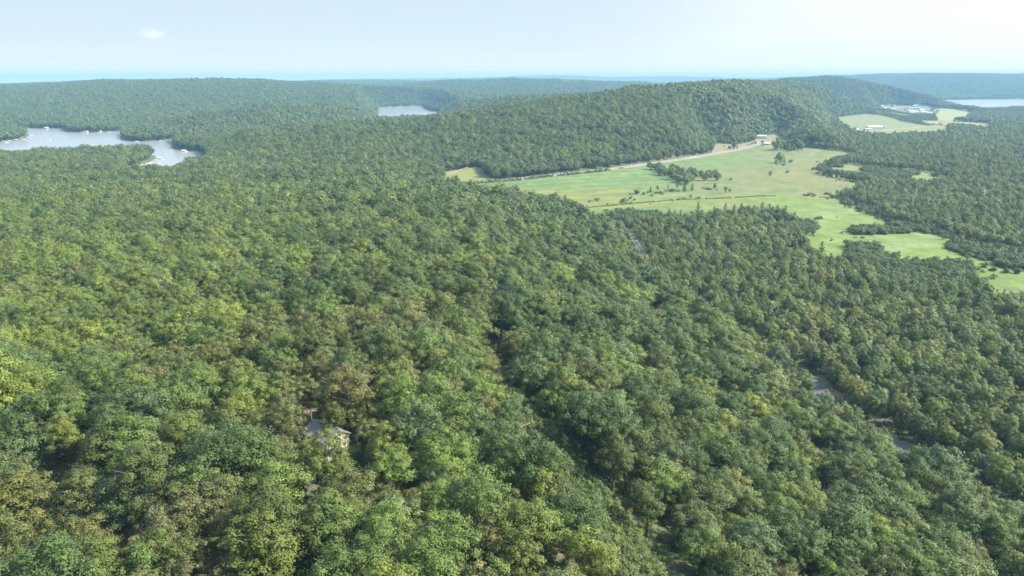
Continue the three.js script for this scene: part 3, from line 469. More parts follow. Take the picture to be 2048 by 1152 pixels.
function room(x, z) {                                                              // 0 where no tree can stand, below 1 where only low ones do
  const d = -z;
  if (inside(MEADOW, x, z)) return 0;
  for (const l of LAKES) if (inside(l, x, z)) return 0;
  for (const c of ROOMS) if (inside(c, x, z)) return 0;
  if (x > -280 && d > 700 && toLine(mainRoad, x, z) < 13) return 0;
  if (d < 860 && toLine(sideRoad, x, z) < mix(6.6, 3.4, smooth((d - 330) / 100))) return 0;
  if (d < 340 && x > -40 && toLine(powerLine, x, z) < mix(10.5, 5.5, smooth((d - 120) / 100))) return 0;
  if (d < 420 && x < 0 && toLine(nearDrive, x, z) < 1.6) return 0;
  if (d > 1800 && x > 900 && toLine(farmTrack, x, z) < 9) return 0;
  for (const [a, b, q] of keepClear) if ((x - a) ** 2 + (z - b) ** 2 < q * q) return 0;
  for (const t of thickets) if (inside(t, x, z)) return 0;
  return 1;
}
const horizon = [];                                                                // what nearer ground hides, by bearing
{ for (let q = 0; q <= 400; q++) { const b = (q / 400 - 0.5) * 1.8, row = []; let best = -9; for (let k = 0, d = 60; d < 9000; k++, d *= 1.02) { row.push(best); best = Math.max(best, (ground(d * b, -d) + 5 - EYE) / d); } horizon.push(row); } }
function hidden(x, z, top) { const d = -z; if (d < 400) return false; const q = Math.round((x / d / 1.8 + 0.5) * 400), k = Math.floor(Math.log(d / 60) / Math.log(1.02)) - 3; return q >= 0 && q <= 400 && (top + 6 - EYE) / d < horizon[q][k] - 0.0015; }

const trees = [];                                                                  // every tree of the woods: x, y, z, scale, turn, kind, hue, wood
{
  const r = rng(77);
  const woodOf = (x, z, y) => { const d = -z; if (d < 900 && roadFoot(d) - x > 8) return 'hill_forest'; if (d < 900) return 'valley_forest'; if (y < 7 && x > 420 && d < 2800 && d < x * 3.4 + 900) return 'valley_forest'; if ((d < 1900 && x > -750) || (x > 300 && x < 1150 && d < 2900)) return 'ridge_forest'; return 'far_forest'; };
  for (const [d0, d1, step, scale, grove] of [[20, 1200, 5.9, 1, 0], [1200, 2600, 7.1, 1.12, 0], [2600, 4600, 8.2, 1.16, 0], [4600, 8800, 21, 1.15, 1]]) {
    for (let d = d0; d < d1; d += step * 0.92) {
      const reach = 0.80 * d + (d < 400 ? 60 : 40), odd = (Math.round(d / step) % 2) * 0.5;
      for (let q = -Math.ceil(reach / step); q < reach / step; q++) {
        const a = r(), b = r(), c = r(), e = r(), f = r();
        const x = (q + odd + (a - 0.5) * 1.15) * step, z = -(d + (b - 0.5) * 1.15 * step);
        if (!grove && d1 > 3000 && d > 3900 && c < 0.1) continue;
        if (!room(x, z)) continue;
        const onHill = !grove && d < 900 && roadFoot(d) - x > 8, plateau = onHill ? smooth((roadFoot(d) - x - 150) / 120) * smooth((d - 120) / 120) : 0;
        const grain = d1 > 1200 ? 0.55 : onHill ? mix(0.74, 1, plateau) : d > 850 ? 0.85 : 1; const young = d1 === 1200 && hash2(Math.round(x * 7), Math.round(z * 7)) > grain;
        if (young && (!onHill || (plateau < 0.5 && r() < 0.65))) continue;
        const y = ground(x, z); if (y < -2.4 || hidden(x, z, y + 16)) continue;
        let hue = kindAt(x, z, r, y), kind = hue === 'pine' ? 'pine' : (hue === 'olive' || hue === 'tan') ? (f < 0.8 ? 'airy' : 'broad') : hue === 'pale' ? (f < 0.65 ? 'airy' : 'broad') : f < 0.22 ? 'airy' : 'broad';
        let s = (d > 1900 && d < 3300 && x / d > 0.50 && x / d < 0.60 ? 0.5 : 1) * scale * (0.70 + 0.34 * e + 0.16 * (r() - 0.5) + (c > 0.86 ? 0.18 * f : 0) + 0.13 * noise(x / 34, z / 34)), wood = woodOf(x, z, y);
        if (wood === 'valley_forest') s *= d > 900 ? 0.74 : mix(0.82, 0.7, smooth((d - 250) / 300)) * (inside(MEADOW, x, z, 0) ? 1 : 1);
        if (wood === 'hill_forest') s *= mix(1.07, 0.84, plateau) * mix(0.86, 1, smooth((d - 100) / 120)) * (hue === 'dark' ? 1.14 : hue === 'olive' || hue === 'tan' ? 0.86 : 1);
        if (young) s *= 0.62;
        trees.push({ x, y: y - 0.3, z, s, wide: (0.92 + 0.38 * a) * (wood === 'valley_forest' ? 0.84 : 1), turn: b * 6.283, kind: grove ? 'grove' : kind, hue, wood, pick: Math.floor(c * 1e6), shade: 0.86 + 0.3 * f });
      }
    }
  }
  // pines along the meadow's edge and in the open, where the photograph shows them
  for (const [u, v, h, s] of [[1338, 418, 15, 0.9], [1350, 414, 15, 0.85], [1362, 417, 15, 0.8], [1397, 405, 17, 1], [1405, 412, 15, 0.8], [1452, 404, 17, 0.95], [1470, 402, 18, 1], [1484, 401, 18, 1.05], [1510, 403, 17, 0.95], [1526, 399, 18, 1.05], [1540, 402, 17, 1], [1556, 407, 16, 1], [1572, 414, 16, 1], [1590, 420, 15, 0.9], [1646, 478, 17, 1], [1640, 830, 14, 0.9], [1823, 770, 14, 1], [1960, 590, 14, 1], [1900, 640, 14, 0.95], [1430, 405, 16, 0.85], [1498, 408, 15, 0.85], [1546, 412, 14, 0.9]]) {
    const [x, z] = P(u, v, h); trees.push({ x, y: ground(x, z) - 0.2, z, s, wide: 1.1, turn: u, kind: 'pine', hue: 'pine', wood: 'valley_forest', pick: u * 7, shade: 0.9, always: true });
  }
}
const hueOf = (t) => { const r = rng(t.pick + 5), c = HUES[t.hue], k = t.shade * (0.9 + 0.2 * r()), w = (r() - 0.5) * (t.hue === 'tan' || t.hue === 'olive' ? 0.10 : 0.18); return [c[0] * k * (1 + w), c[1] * k, c[2] * k * (1 - w)]; };

// ---------------------------------------------------------------- trees: the three hundred nearest one by one, the rest as woods
{
  for (const t of trees) { const [u, v, f] = pixelOf(t.x, t.y + 12 * t.s, t.z); t.u = u; t.v = v; t.f = f; t.seen = f > 0 && u > 10 && u < 2038 && v > 0 && v < 1146; }
  const leafy = trees.filter((t) => t.seen && t.kind !== 'pine' && t.kind !== 'grove').sort((a, b) => b.s / b.f - a.s / a.f).slice(0, 300);
  const pines = trees.filter((t) => t.seen && t.kind === 'pine' && (t.always || t.f < 420)).sort((a, b) => a.f - b.f).slice(0, 110);
  const where = (t) => {
    const side = roadFoot(-t.z) - t.x;
    if (side < 8) return t.always && -t.z > 480 ? 'in the row at the near meadow edge' : t.f < 330 ? 'right of the forest road' : 'in the valley wood';
    const beside = toLine(powerLine, t.x, t.z);
    if (t.z > -330 && beside < 15) return t.x < powerAt(t.z) ? 'left of the power line cut' : 'right of the power line cut';
    if (side < 26) return 'left of the forest road';
    if (toLine(nearDrive, t.x, t.z) < 15) return 'by the grey driveway';
    const col = ['far left', 'on the left', 'left of middle', 'in the middle', 'right of middle', 'on the right'][clamp(Math.floor(t.u / 341), 0, 5)];
    return `${col}, ${t.v > 1010 ? 'along the bottom edge' : t.v > 880 ? 'above the bottom row' : t.v > 780 ? 'low on the hill' : 'halfway up'}`;
  };
  const powerAt = (z) => { for (let k = 1; k < powerLine.length; k++) if (z >= powerLine[k][1]) { const a = powerLine[k - 1], b = powerLine[k]; return mix(a[0], b[0], (z - a[1]) / (b[1] - a[1])); } return 0; };
  const paletteOf = {}, paint1 = (t) => { const key = `${t.hue}${t.pick % 3}`; return paletteOf[key] ??= (() => { const m = leafMat(), c = hueOf({ ...t, pick: t.pick % 3, shade: 0.9 + 0.09 * (t.pick % 3) }); m.color.setRGB(...c); return m; })(); };
  const protos = {};
  const cells = {};
  for (const t of [...leafy, ...pines]) { t.single = true; const p = where(t); t.where = p; (cells[`${t.kind === 'pine'}${p}`] ??= []).push(t); }
  for (const list of Object.values(cells)) {
    const noun = list[0].kind === 'pine' ? 'pine' : 'tree', place = list[0].where;
    const one = (t, text) => { if (t && !t.label) t.label = text; };
    list.sort((a, b) => b.s / b.f - a.s / a.f);
    if (list.length === 1) one(list[0], `lone ${HUE_WORDS[list[0].hue]} ${noun} ${place}`);
    else {
      one(list[0], `largest ${noun} ${place}, ${HUE_WORDS[list[0].hue]}`);
      const byU = [...list].sort((a, b) => a.u - b.u), byV = [...list].sort((a, b) => b.v - a.v);
      one(byU[0], `leftmost ${noun} ${place}`); one(byU[byU.length - 1], `rightmost ${noun} ${place}`); one(byV[0], `nearest ${noun} ${place}`); one(byV[byV.length - 1], `highest up ${noun} ${place}`);
      const byHue = {}; for (const t of list) if (!t.label) (byHue[t.hue + (t.kind === 'airy' ? 'airy' : '')] ??= []).push(t);
      for (const same of Object.values(byHue)) {
        const word = `${HUE_WORDS[same[0].hue]}${same[0].kind === 'airy' ? ' feathery' : ''} ${noun}`;
        if (same.length === 1) { one(same[0], `only other ${word} ${place}`); continue; }
        same.sort((a, b) => a.u - b.u);
        const ord = ['first', 'second', 'third', 'fourth', 'fifth', 'sixth', 'seventh', 'eighth', 'ninth', 'tenth', 'eleventh', 'twelfth', 'thirteenth', 'fourteenth', 'fifteenth', 'sixteenth', 'seventeenth', 'eighteenth', 'nineteenth', 'twentieth', 'twenty-first', 'twenty-second', 'twenty-third', 'twenty-fourth', 'twenty-fifth', 'twenty-sixth', 'twenty-seventh', 'twenty-eighth', 'twenty-ninth', 'thirtieth', 'thirty-first', 'thirty-second', 'thirty-third', 'thirty-fourth', 'thirty-fifth', 'thirty-sixth', 'thirty-seventh', 'thirty-eighth', 'thirty-ninth', 'fortieth'];
        same.forEach((t, k) => one(t, k < 40 ? `${ord[k]} ${word} from left ${place}` : `one of the further ${word}s ${place}`));
      }
    }
  }
  for (const t of [...leafy, ...pines]) {
    const k = t.pick % CROWNS[t.kind].length, key = t.kind + k, name = t.kind === 'pine' ? 'pine_tree' : 'broadleaf_tree';
    let o = protos[key];
    if (!o) { o = protos[key] = new THREE.Group(); mesh('trunk', TRUNKS[t.kind][k], bark, o); mesh('crown', CROWNS[t.kind][k], forestLeaf, o); }
    o = o.clone(); o.name = numbered(name); o.children[1].material = paint1(t);
    o.position.set(t.x, t.y, t.z); o.rotation.y = t.turn; o.scale.set(t.s * t.wide, t.s, t.s * t.wide); scene.add(o);
    tag(o, t.label, 'tree', t.kind === 'pine' ? 'pines standing out of the valley wood' : 'broadleaf trees of the near hill and the road side');
  }
  const woods = {
    hill_forest: 'dense broadleaf wood covering the near hill', valley_forest: 'light mixed wood on the valley floor beyond the forest road', ridge_forest: 'dark broadleaf wood covering the long ridge behind the meadow', far_forest: 'hazy woods on the hills round the lakes',
  };
  const m = new THREE.Matrix4(), q = new THREE.Quaternion(), up = new THREE.Vector3(0, 1, 0), col = new THREE.Color();
  for (const [name, label] of Object.entries(woods)) {
    const root = new THREE.Group(); root.name = numbered(name); scene.add(root); tag(root, label, 'forest', null, 'stuff');
    const buckets = new Map();
    for (const t of trees) {
      if (t.single || t.wood !== name) continue;
      const lod = t.kind === 'grove' ? GROVES : SHAPES[t.kind][-t.z < 520 ? 'hi' : -t.z < 1500 ? 'mid' : 'far'], g = lod[t.pick % lod.length];
      if (!buckets.has(g)) buckets.set(g, []); buckets.get(g).push(t);
    }
    for (const [g, list] of buckets) {
      const im = new THREE.InstancedMesh(g, forestLeaf, list.length); im.name = list[0].kind === 'pine' ? 'pine_crowns' : 'leafy_crowns'; im.userData.kind = 'stuff'; im.castShadow = im.receiveShadow = true;
      list.forEach((t, k) => { m.compose(new THREE.Vector3(t.x, t.y, t.z), q.setFromAxisAngle(up, t.turn), new THREE.Vector3(t.s * t.wide, t.s, t.s * t.wide)); im.setMatrixAt(k, m); im.setColorAt(k, col.setRGB(...hueOf(t))); });
      root.add(im);
    }
  }
  console.log('trees', trees.length, 'singles', leafy.length, pines.length, 'last leafy f', leafy[299]?.f);
}


// ---------------------------------------------------------------- low growth
const brush = [0, 1, 2, 3].map((k) => shrubOf({ seed: 31 + k, H: 2.6 + 0.5 * k, R: 1.9 + 0.25 * k, size: 0.34, count: 850 }));
function growth(name, label, category, spots) {                                    // [x, z, scale, hue] by the hundred: one object
  const root = new THREE.Group(); root.name = numbered(name); scene.add(root); tag(root, label, category, null, 'stuff');
  const m = new THREE.Matrix4(), q = new THREE.Quaternion(), up = new THREE.Vector3(0, 1, 0), c = new THREE.Color(), r = rng(spots.length);
  brush.forEach((g, b) => {
    const list = spots.filter((_, k) => k % 4 === b); if (!list.length) return;
    const im = new THREE.InstancedMesh(g, forestLeaf, list.length); im.name = 'leafy_clumps'; im.userData.kind = 'stuff'; im.castShadow = im.receiveShadow = true;
    list.forEach(([x, z, s, hue], k) => { const h = HUES[hue], t = 0.8 + 0.4 * r(); m.compose(new THREE.Vector3(x, ground(x, z) + 0.1, z), q.setFromAxisAngle(up, r() * 6.28), new THREE.Vector3(s * (0.9 + 0.4 * r()), s * (0.8 + 0.4 * r()), s * (0.9 + 0.4 * r()))); im.setMatrixAt(k, m); im.setColorAt(k, c.setRGB(h[0] * t, h[1] * t, h[2] * t)); });
    root.add(im);
  });
}
function fill(g, step, r, f) { const out = []; for (let x = g.x0; x < g.x1; x += step) for (let z = g.z0; z < g.z1; z += step) { const a = x + (r() - 0.5) * step, b = z + (r() - 0.5) * step; if (inside(g, a, b)) { const q = f(a, b); if (q) out.push(q); } } return out; }
{
  const r = rng(5), texts = ['low dark willow thicket standing alone in the lower meadow', 'long low thicket along the near edge of the lower meadow', 'dark shrub tongue left of the lower meadow below the pines', 'wide low thicket at the right end of the lower meadow', 'patchy marsh scrub right of the upper meadow', 'low scrub between the forest road and the pine row', 'broken line of shrubs along the right edge of the meadow'];
  thickets.forEach((g, k) => growth('willow_thicket', texts[k], 'thicket', fill(g, 2.9, r, (x, z) => k === 4 && fbm(x / 30, z / 30, 3) < 0.06 ? null : k === 6 && fbm(x / 14, z / 14, 3) < 0.02 ? null : [x, z, (k === 6 ? 0.9 : 1.0) * (0.75 + 0.5 * r()), r() < 0.6 ? 'dark' : 'blue'])));
  const along = (line, from, to, step, off, spread, s, hue) => { const c = new THREE.CatmullRomCurve3(line.map(([x, z]) => new THREE.Vector3(x, 0, z))), out = []; for (let t = from; t < to; t += step) { const p = c.getPointAt(t), n = c.getTangentAt(t), o = off + (r() - 0.5) * spread; if (fbm(p.x / 25 + off, p.z / 25, 2) > -0.22) out.push([p.x + n.z * o, p.z - n.x * o, s * (0.6 + 0.7 * r()), hue(r())]); } return out; };
  growth('roadside_brush', 'shrubby strip between the valley road and the mown field', 'brush', along([[870, 373.5], [940, 369.5], [1000, 365.5], [1100, 355], [1200, 344.5], [1262, 336]].map(([u, v]) => P(u, v)), 0, 1, 0.006, 0, 4, 0.8, (k) => k < 0.5 ? 'blue' : k < 0.8 ? 'dark' : 'green'));
  growth('ditch_reeds', 'thin dark line of reeds along the ditch across the meadow', 'reeds', along([[1062, 421], [1130, 419], [1200, 414.5], [1290, 406], [1370, 400.5], [1450, 397.5], [1540, 393], [1620, 394.5], [1668, 398]].map(([u, v]) => P(u, v)), 0, 1, 0.0022, 0, 1.2, 0.30, () => 'olive'));
  growth('meadow_tussocks', 'dark tussocks scattered over the rough lower meadow', 'tussocks', [[1245, 404, 1.6], [1262, 398, 1], [1194, 402, 0.9], [1180, 405, 0.7], [1400, 397, 0.9], [1385, 395, 0.7], [1357, 399, 0.5], [1369, 399, 0.6], [1610, 393, 1], [1620, 392, 1.2], [1628, 394, 1], [1650, 390, 0.8], [1630, 440, 0.8], [1638, 439, 1], [1680, 467, 0.6], [1710, 477, 0.5], [1725, 478, 0.5], [1665, 483, 0.5], [1690, 484, 0.6], [1675, 436, 0.4], [1793, 509, 0.6], [1870, 470, 1], [1880, 473, 0.8], [1966, 536, 1.2], [1985, 543, 1.2], [2015, 547, 1.5], [2030, 549, 1.2], [1676, 363, 1], [1656, 390, 0.9], [1662, 394, 0.9], [1215, 409, 0.5], [1300, 410, 0.5], [1345, 406, 0.4]].flatMap(([u, v, s]) => [0, 1, 2].map(() => { const p = P(u + (r() - 0.5) * 9, v + (r() - 0.5) * 2.4); return [p[0], p[1], s * (0.4 + 0.5 * r()), r() < 0.5 ? 'dark' : 'olive']; })));
  const rim = []; MEADOW.p.forEach((a, k) => { const b = MEADOW.p[(k + 1) % MEADOW.p.length], l = Math.hypot(a[0] - b[0], a[1] - b[1]); if (k < 18 || k > 60) return; for (let t = 0; t < l; t += 2.6) { const x = mix(a[0], b[0], t / l) + (r() - 0.5) * 13 * r() * 2, z = mix(a[1], b[1], t / l) + (r() - 0.5) * 16 * r() * 2; if (fbm(x / 22, z / 22, 3) > -0.12) rim.push([x, z, 0.35 + 0.8 * r(), ['dark', 'blue', 'green', 'olive'][Math.floor(r() * 4)]]); } });
  growth('meadow_edge_scrub', 'ragged scrub along the wooded edges of the meadow', 'scrub', rim);
  const under = []; for (let k = 0; k < 1700; k++) { const t = r() * (powerLine.length - 1), i = Math.floor(t), a = powerLine[i], b = powerLine[i + 1]; under.push([mix(a[0], b[0], t - i) + (r() - 0.5) * 14, mix(a[1], b[1], t - i) + (r() - 0.5) * 6, 0.3 + 0.5 * r(), r() < 0.75 ? 'dark' : 'green']); }
  for (let d = 70; d < 360; d += 3.4) for (let q = -0.78 * d - 10; q < 0.78 * d + 10; q += 3.4) { const x = q + (r() - 0.5) * 3.2, z = -d + (r() - 0.5) * 3.2; if (toLine(sideRoad, x, z) > 5 && toLine(nearDrive, x, z) > 2.5 && r() < 0.8) under.push([x, z, 0.35 + 0.65 * r() * r(), ['dark', 'green', 'blue', 'olive'][Math.floor(r() * 4)]]); }
  growth('undergrowth', 'saplings and undergrowth below the near wood and along the power line cut', 'undergrowth', under);
}
// ---------------------------------------------------------------- trees and shrubs that stand apart on the valley floor
{
  const made = {}, HOLD = 'trees and shrubs apart on the meadow';
  const tints = {}; const tint = (hue, k) => tints[hue + k] ??= (() => { const m = leafMat(), c = HUES[hue]; m.color.setRGB(c[0] * (0.9 + 0.1 * k), c[1] * (0.9 + 0.1 * k), c[2] * (0.9 + 0.1 * k)); return m; })();
  let n = 0;
  const plant = (kind, u, v, high, hue, label, wide = 1, group) => {                 // high: pixels in the photograph
    const [x, z] = P(u, v, 0.3), dist = Math.hypot(x, z, EYE), H = high * dist / FOCAL; n++;
    const pool = kind === 'shrub' ? brush : OPEN[kind], k = n % pool.length, g = pool[k]; g.computeBoundingBox();
    const root = thing(kind === 'pine' ? 'pine_tree' : kind === 'shrub' ? 'shrub' : 'broadleaf_tree', label, kind === 'shrub' ? 'shrub' : 'tree', [x, ground(x, z) + 0.1, z], n * 1.7, group);
    const s = H / g.boundingBox.max.y; root.scale.set(s * wide, s, s * wide);
    if (kind !== 'shrub') mesh('trunk', limb([0, -0.4, 0], [0, g.boundingBox.max.y * 0.7, 0], 0.32, 0.08, 7), bark, root); else mesh('stem', limb([0, -0.3, 0], [0.2, 1.2, 0.1], 0.1, 0.05), bark, root);
    mesh('crown', g, tint(hue, n % 4), root);
  };
  plant('broad', 1558, 327, 21, 'green', 'tallest tree of the small group in the upper meadow');
  plant('airy', 1552, 333, 14, 'green', 'leaning feathery tree left in the small upper meadow group');
  plant('airy', 1568, 329, 9, 'blue', 'thin low tree right in the small upper meadow group');
  plant('shrub', 1566.5, 331.5, 4.5, 'dark', 'small dark bush below the upper meadow group', 1.1);
  plant('shrub', 1581, 325.5, 7, 'dark', 'rounded shrub right of the small upper meadow group', 0.9);
  plant('shrub', 1540, 351.5, 9.5, 'dark', 'larger round dark shrub in the open middle of the meadow', 0.8);
  plant('shrub', 1574, 348, 8, 'blue', 'round shrub right of the larger one in open meadow', 0.9);
  plant('shrub', 1461, 361, 5, 'dark', 'small dark bush alone in the meadow right of the grove', 0.9);
  plant('shrub', 1634, 325, 3.5, 'dark', 'tiny dark bush near the upper right meadow edge', 1);
  plant('airy', 1639, 335, 10, 'green', 'slim tree at the tip of the marsh scrub', 0.8);
  plant('broad', 1551, 302, 22, 'green', 'big tree in front of the white house at the road end', 0.9);
  plant('broad', 1578, 299, 17, 'green', 'left tree of the clump right of the road end', 1);
  plant('broad', 1589, 300, 21, 'dark', 'tall middle tree of the clump right of the road end', 0.9);
  plant('broad', 1601, 301, 16, 'green', 'right tree of the clump right of the road end', 1);
  plant('broad', 1467, 300, 14, 'dark', 'larger roadside tree in front of the tan bank', 0.8);
  plant('broad', 1459, 300.5, 8, 'dark', 'smaller tree left of the roadside tree on the tan bank', 1);
  plant('pine', 1474, 299, 9, 'pine', 'small dark conifer right of the roadside tree', 1);
  plant('shrub', 1449, 295, 3, 'olive', 'small bush alone on the tan roadside bank', 1.1);
  plant('pine', 1065, 403, 16, 'pine', 'left pine of the group at the near meadow corner', 1.2);
  plant('pine', 1077, 406, 18, 'pine', 'second pine from the left at the near meadow corner', 1.2);
  plant('pine', 1084, 408, 19, 'pine', 'third pine from the left at the near meadow corner', 1.2);
  plant('pine', 1099, 405, 16, 'pine', 'right pine of the group at the near meadow corner', 1.2);
  plant('shrub', 1111, 405.5, 7, 'dark', 'bush right of the pine group at the near meadow corner');
  plant('pine', 1130, 412, 23, 'dark', 'tall dark tree alone on the near meadow', 1.3);
  plant('shrub', 1144, 402.5, 5, 'dark', 'upper bush beside the tall dark meadow tree');
  plant('shrub', 1141, 411, 5.5, 'dark', 'lower bush beside the tall dark meadow tree');
  plant('pine', 1369, 383, 18, 'pine', 'left dark pine at the foot of the meadow grove', 1.3);
  plant('pine', 1384, 381, 15, 'pine', 'right dark pine at the foot of the meadow grove', 1.2);
  plant('airy', 1354, 378, 12, 'green', 'light tree left of the pines below the meadow grove', 0.8);
  plant('pine', 1301, 385, 13, 'pine', 'dark pine at the left of the shrub row below the grove', 1.2);
  plant('airy', 1315, 384, 14, 'green', 'light tree in the shrub row below the grove', 0.75);
  plant('airy', 1336, 378, 9, 'olive', 'thin tree in the right of the shrub row', 0.7);
  plant('airy', 1429, 380, 13, 'blue', 'feathery tree right of the grove at the hedge end', 0.9);
  plant('airy', 1451, 387, 15, 'blue', 'pale feathery tree alone right of the grove', 0.9);
  plant('airy', 1459, 386, 9, 'blue', 'small feathery tree beside the pale one right of the grove', 0.9);
  plant('broad', 1832, 523, 10, 'dark', 'broad dark tree at the low edge of the lower meadow', 1.5);
  plant('pine', 1933, 528, 13, 'pine', 'thin dark snag pine on the lower meadow thicket', 0.55);
  plant('shrub', 1987, 558, 9, 'dark', 'round dark shrub in the small field at the right edge', 1.3);
  [[1274, 388, 9, 1.3], [1287, 389.5, 6, 1.2], [1261, 390, 5, 1], [1320, 387, 6, 1.3], [1331, 386, 8, 1], [1342, 384, 7, 1.4], [1304, 393, 5.5, 1.5], [1325, 389.5, 4.5, 1.3], [1296, 386, 5, 1], [1312, 388, 5, 1], [1350, 383, 5, 1], [1357, 384, 6, 1], [1406, 378, 5, 1.2], [1413, 379.5, 5, 1.4], [1420, 380.5, 5, 1.2], [1434, 381, 4, 1]].sort((a, b) => a[0] - b[0]).forEach(([u, v, h, w], k, all) => plant('shrub', u, v, h, k % 3 ? 'blue' : 'dark', u > 1400 ? ['first', 'second', 'third', 'last'][k - 12] + ' shrub from the left in the hedge right of the grove' : ['first', 'second', 'third', 'fourth', 'fifth', 'sixth', 'seventh', 'eighth', 'ninth', 'tenth', 'eleventh', 'twelfth'][k] + ' shrub from the left in the row below the grove', w, 'shrubs in rows on the meadow'));
  [[1249, 400, 5], [1255, 402, 4], [1244, 407, 6], [1251, 408, 5], [1262, 406.5, 5], [1269, 401, 4.5]].forEach(([u, v, h], k) => plant('shrub', u, v, h, 'blue', ['upper left', 'middle', 'lowest left', 'lowest right', 'right', 'upper right'][k] + ' shrub of the cluster in the rough meadow', 1.2, 'shrubs in rows on the meadow'));
  // the wooded grove that juts into the field
  const grove = poly([[1297, 339], [1320, 350.5], [1345, 360], [1362, 368], [1378, 374], [1392, 368], [1398, 363], [1418, 364], [1437, 361], [1430, 354], [1400, 352], [1375, 347], [1340, 340], [1315, 337]]), r = rng(3), at = [];
  for (let tries = 0; at.length < 40 && tries < 4000; tries++) { const x = mix(grove.x0, grove.x1, r()), z = mix(grove.z0, grove.z1, r()); if (inside(grove, x, z) && at.every(([a, b]) => Math.hypot(a - x, b - z) > 7.5)) at.push([x, z, ...pixelOf(x, 0, z)]); }
  at.sort((a, b) => a[2] - b[2]);
  const rank = ['first', 'second', 'third', 'fourth', 'fifth', 'sixth', 'seventh', 'eighth', 'ninth', 'tenth', 'eleventh', 'twelfth', 'thirteenth', 'fourteenth', 'fifteenth', 'sixteenth', 'seventeenth', 'eighteenth', 'nineteenth', 'twentieth'];
  at.forEach(([x, z, u, v], k) => { const fromLeft = k < at.length / 2, i = fromLeft ? k : at.length - 1 - k; plant(k % 5 === 2 ? 'airy' : 'broad', u, v, (12 + 8 * r()) * (u < 1330 ? 0.9 : 1), ['green', 'dark', 'blue', 'green', 'olive'][k % 5], i < 20 ? `${rank[i]} tree from the ${fromLeft ? 'left' : 'right'} in the grove jutting into the field` : `tree in the thick middle of the grove jutting into the field`, 1.2, 'trees of the grove jutting into the field'); });
}
// ---------------------------------------------------------------- buildings
const white = mat(0.62, 0.62, 0.60, 0.75), cream = mat(0.62, 0.57, 0.48, 0.8), greyWall = mat(0.36, 0.36, 0.37, 0.85), brownWall = mat(0.20, 0.13, 0.09, 0.85), redWall = mat(0.32, 0.10, 0.07, 0.85), metalRoof = mat(0.55, 0.57, 0.59, 0.5), greyRoof = mat(0.26, 0.26, 0.28, 0.8), darkRoof = mat(0.09, 0.085, 0.085, 0.85), tanRoof = mat(0.34, 0.27, 0.21, 0.85), pane = new THREE.MeshPhysicalMaterial({ color: 0x223038, roughness: 0.08 }), trim = mat(0.7, 0.7, 0.68, 0.7), wood = mat(0.24, 0.17, 0.11, 0.9), concrete = mat(0.42, 0.41, 0.39, 0.9);
function building(name, label, category, [x, z], turn, { w, l, h, rise, wall, roof, windows = 3, storeys = 1, chimney = true, door = true, eave = 0.5, group, y }) {
  const b = thing(name, label, category, [x, y ?? ground(x, z), z], turn, group);
  const s = new THREE.Shape([[-w / 2, -1], [w / 2, -1], [w / 2, h], [0, h + rise], [-w / 2, h]].map((p) => new THREE.Vector2(...p)));
  mesh('wall', new THREE.ExtrudeGeometry(s, { depth: l, bevelEnabled: false }).translate(0, 0, -l / 2), wall, b);
  const slope = Math.hypot(w / 2, rise), a = Math.atan2(rise, w / 2);
  const r = mesh('roof', mergeGeometries([-1, 1].map((q) => new THREE.BoxGeometry(slope + eave, 0.22, l + 2 * eave).translate(q * (slope + eave) / 2, 0.12, 0).rotateZ(-q * a).translate(0, h + rise, 0))), roof, b);
  if (chimney) mesh('chimney', box(0.8, 1.8, 0.8, w * 0.18, h + rise + 0.3, l * 0.2), redWall, r);
  for (const side of [-1, 1]) for (let f = 0; f < storeys; f++) for (let k = 0; k < windows; k++) {
    const q = mesh('window', box(0.12, 1.35, 1.15, side * (w / 2 + 0.05), h * (f + 0.55) / storeys, ((k + 0.5) / windows - 0.5) * l), trim, b);
    mesh('pane', box(0.06, 1.1, 0.9, side * (w / 2 + 0.1), h * (f + 0.55) / storeys, ((k + 0.5) / windows - 0.5) * l), pane, q);
  }
  if (door) mesh('door', box(1.1, 2.1, 0.12, 0, 1.05, l / 2 + 0.05), wood, b);
  return b;
}
building('white_house', 'long white house above the end of the valley road', 'house', P(1523, 277, 2), Math.PI / 2 - 0.15, { w: 8.5, l: 19, h: 6, rise: 2.4, wall: white, roof: mat(0.42, 0.43, 0.45, 0.6), windows: 6, storeys: 2 });
building('garage', 'low dark garage with pale roof beside the road end', 'garage', P(1532, 291, 0), Math.PI / 2 - 0.2, { w: 8, l: 12, h: 3, rise: 1.6, wall: brownWall, roof: metalRoof, windows: 2, chimney: false });
building('shed', 'small white shed half hidden left of the white house drive', 'shed', P(1514, 287, 0), 0.4, { w: 5, l: 7, h: 2.8, rise: 1.4, wall: white, roof: metalRoof, windows: 1, chimney: false });
building('steep_gabled_house', 'steep gabled brown house in the shade above the lawn', 'house', P(942, 339, 1), 0.1, { w: 9.5, l: 12, h: 1.6, rise: 8.6, wall: mat(0.30, 0.26, 0.22, 0.85), roof: mat(0.17, 0.15, 0.14, 0.85), windows: 2, eave: 0.7 });
building('barn', 'long white roofed barn below the grey green farm field', 'barn', P(1748, 259, 0), Math.PI / 2 - 0.06, { w: 15, l: 37, h: 5.5, rise: 3, wall: white, roof: mat(0.8, 0.8, 0.8, 0.5), windows: 7, chimney: false });
building('farm_shed', 'low white shed in front of the long barn', 'shed', P(1736, 261, 0), Math.PI / 2, { w: 7, l: 16, h: 3, rise: 1.6, wall: white, roof: metalRoof, windows: 3, chimney: false });
building('farm_shed', 'grey roofed lean shed at the right end of the long barn', 'shed', P(1764, 258, 0), 0.2, { w: 7, l: 9, h: 3.5, rise: 1.4, wall: greyWall, roof: tanRoof, windows: 2, chimney: false });
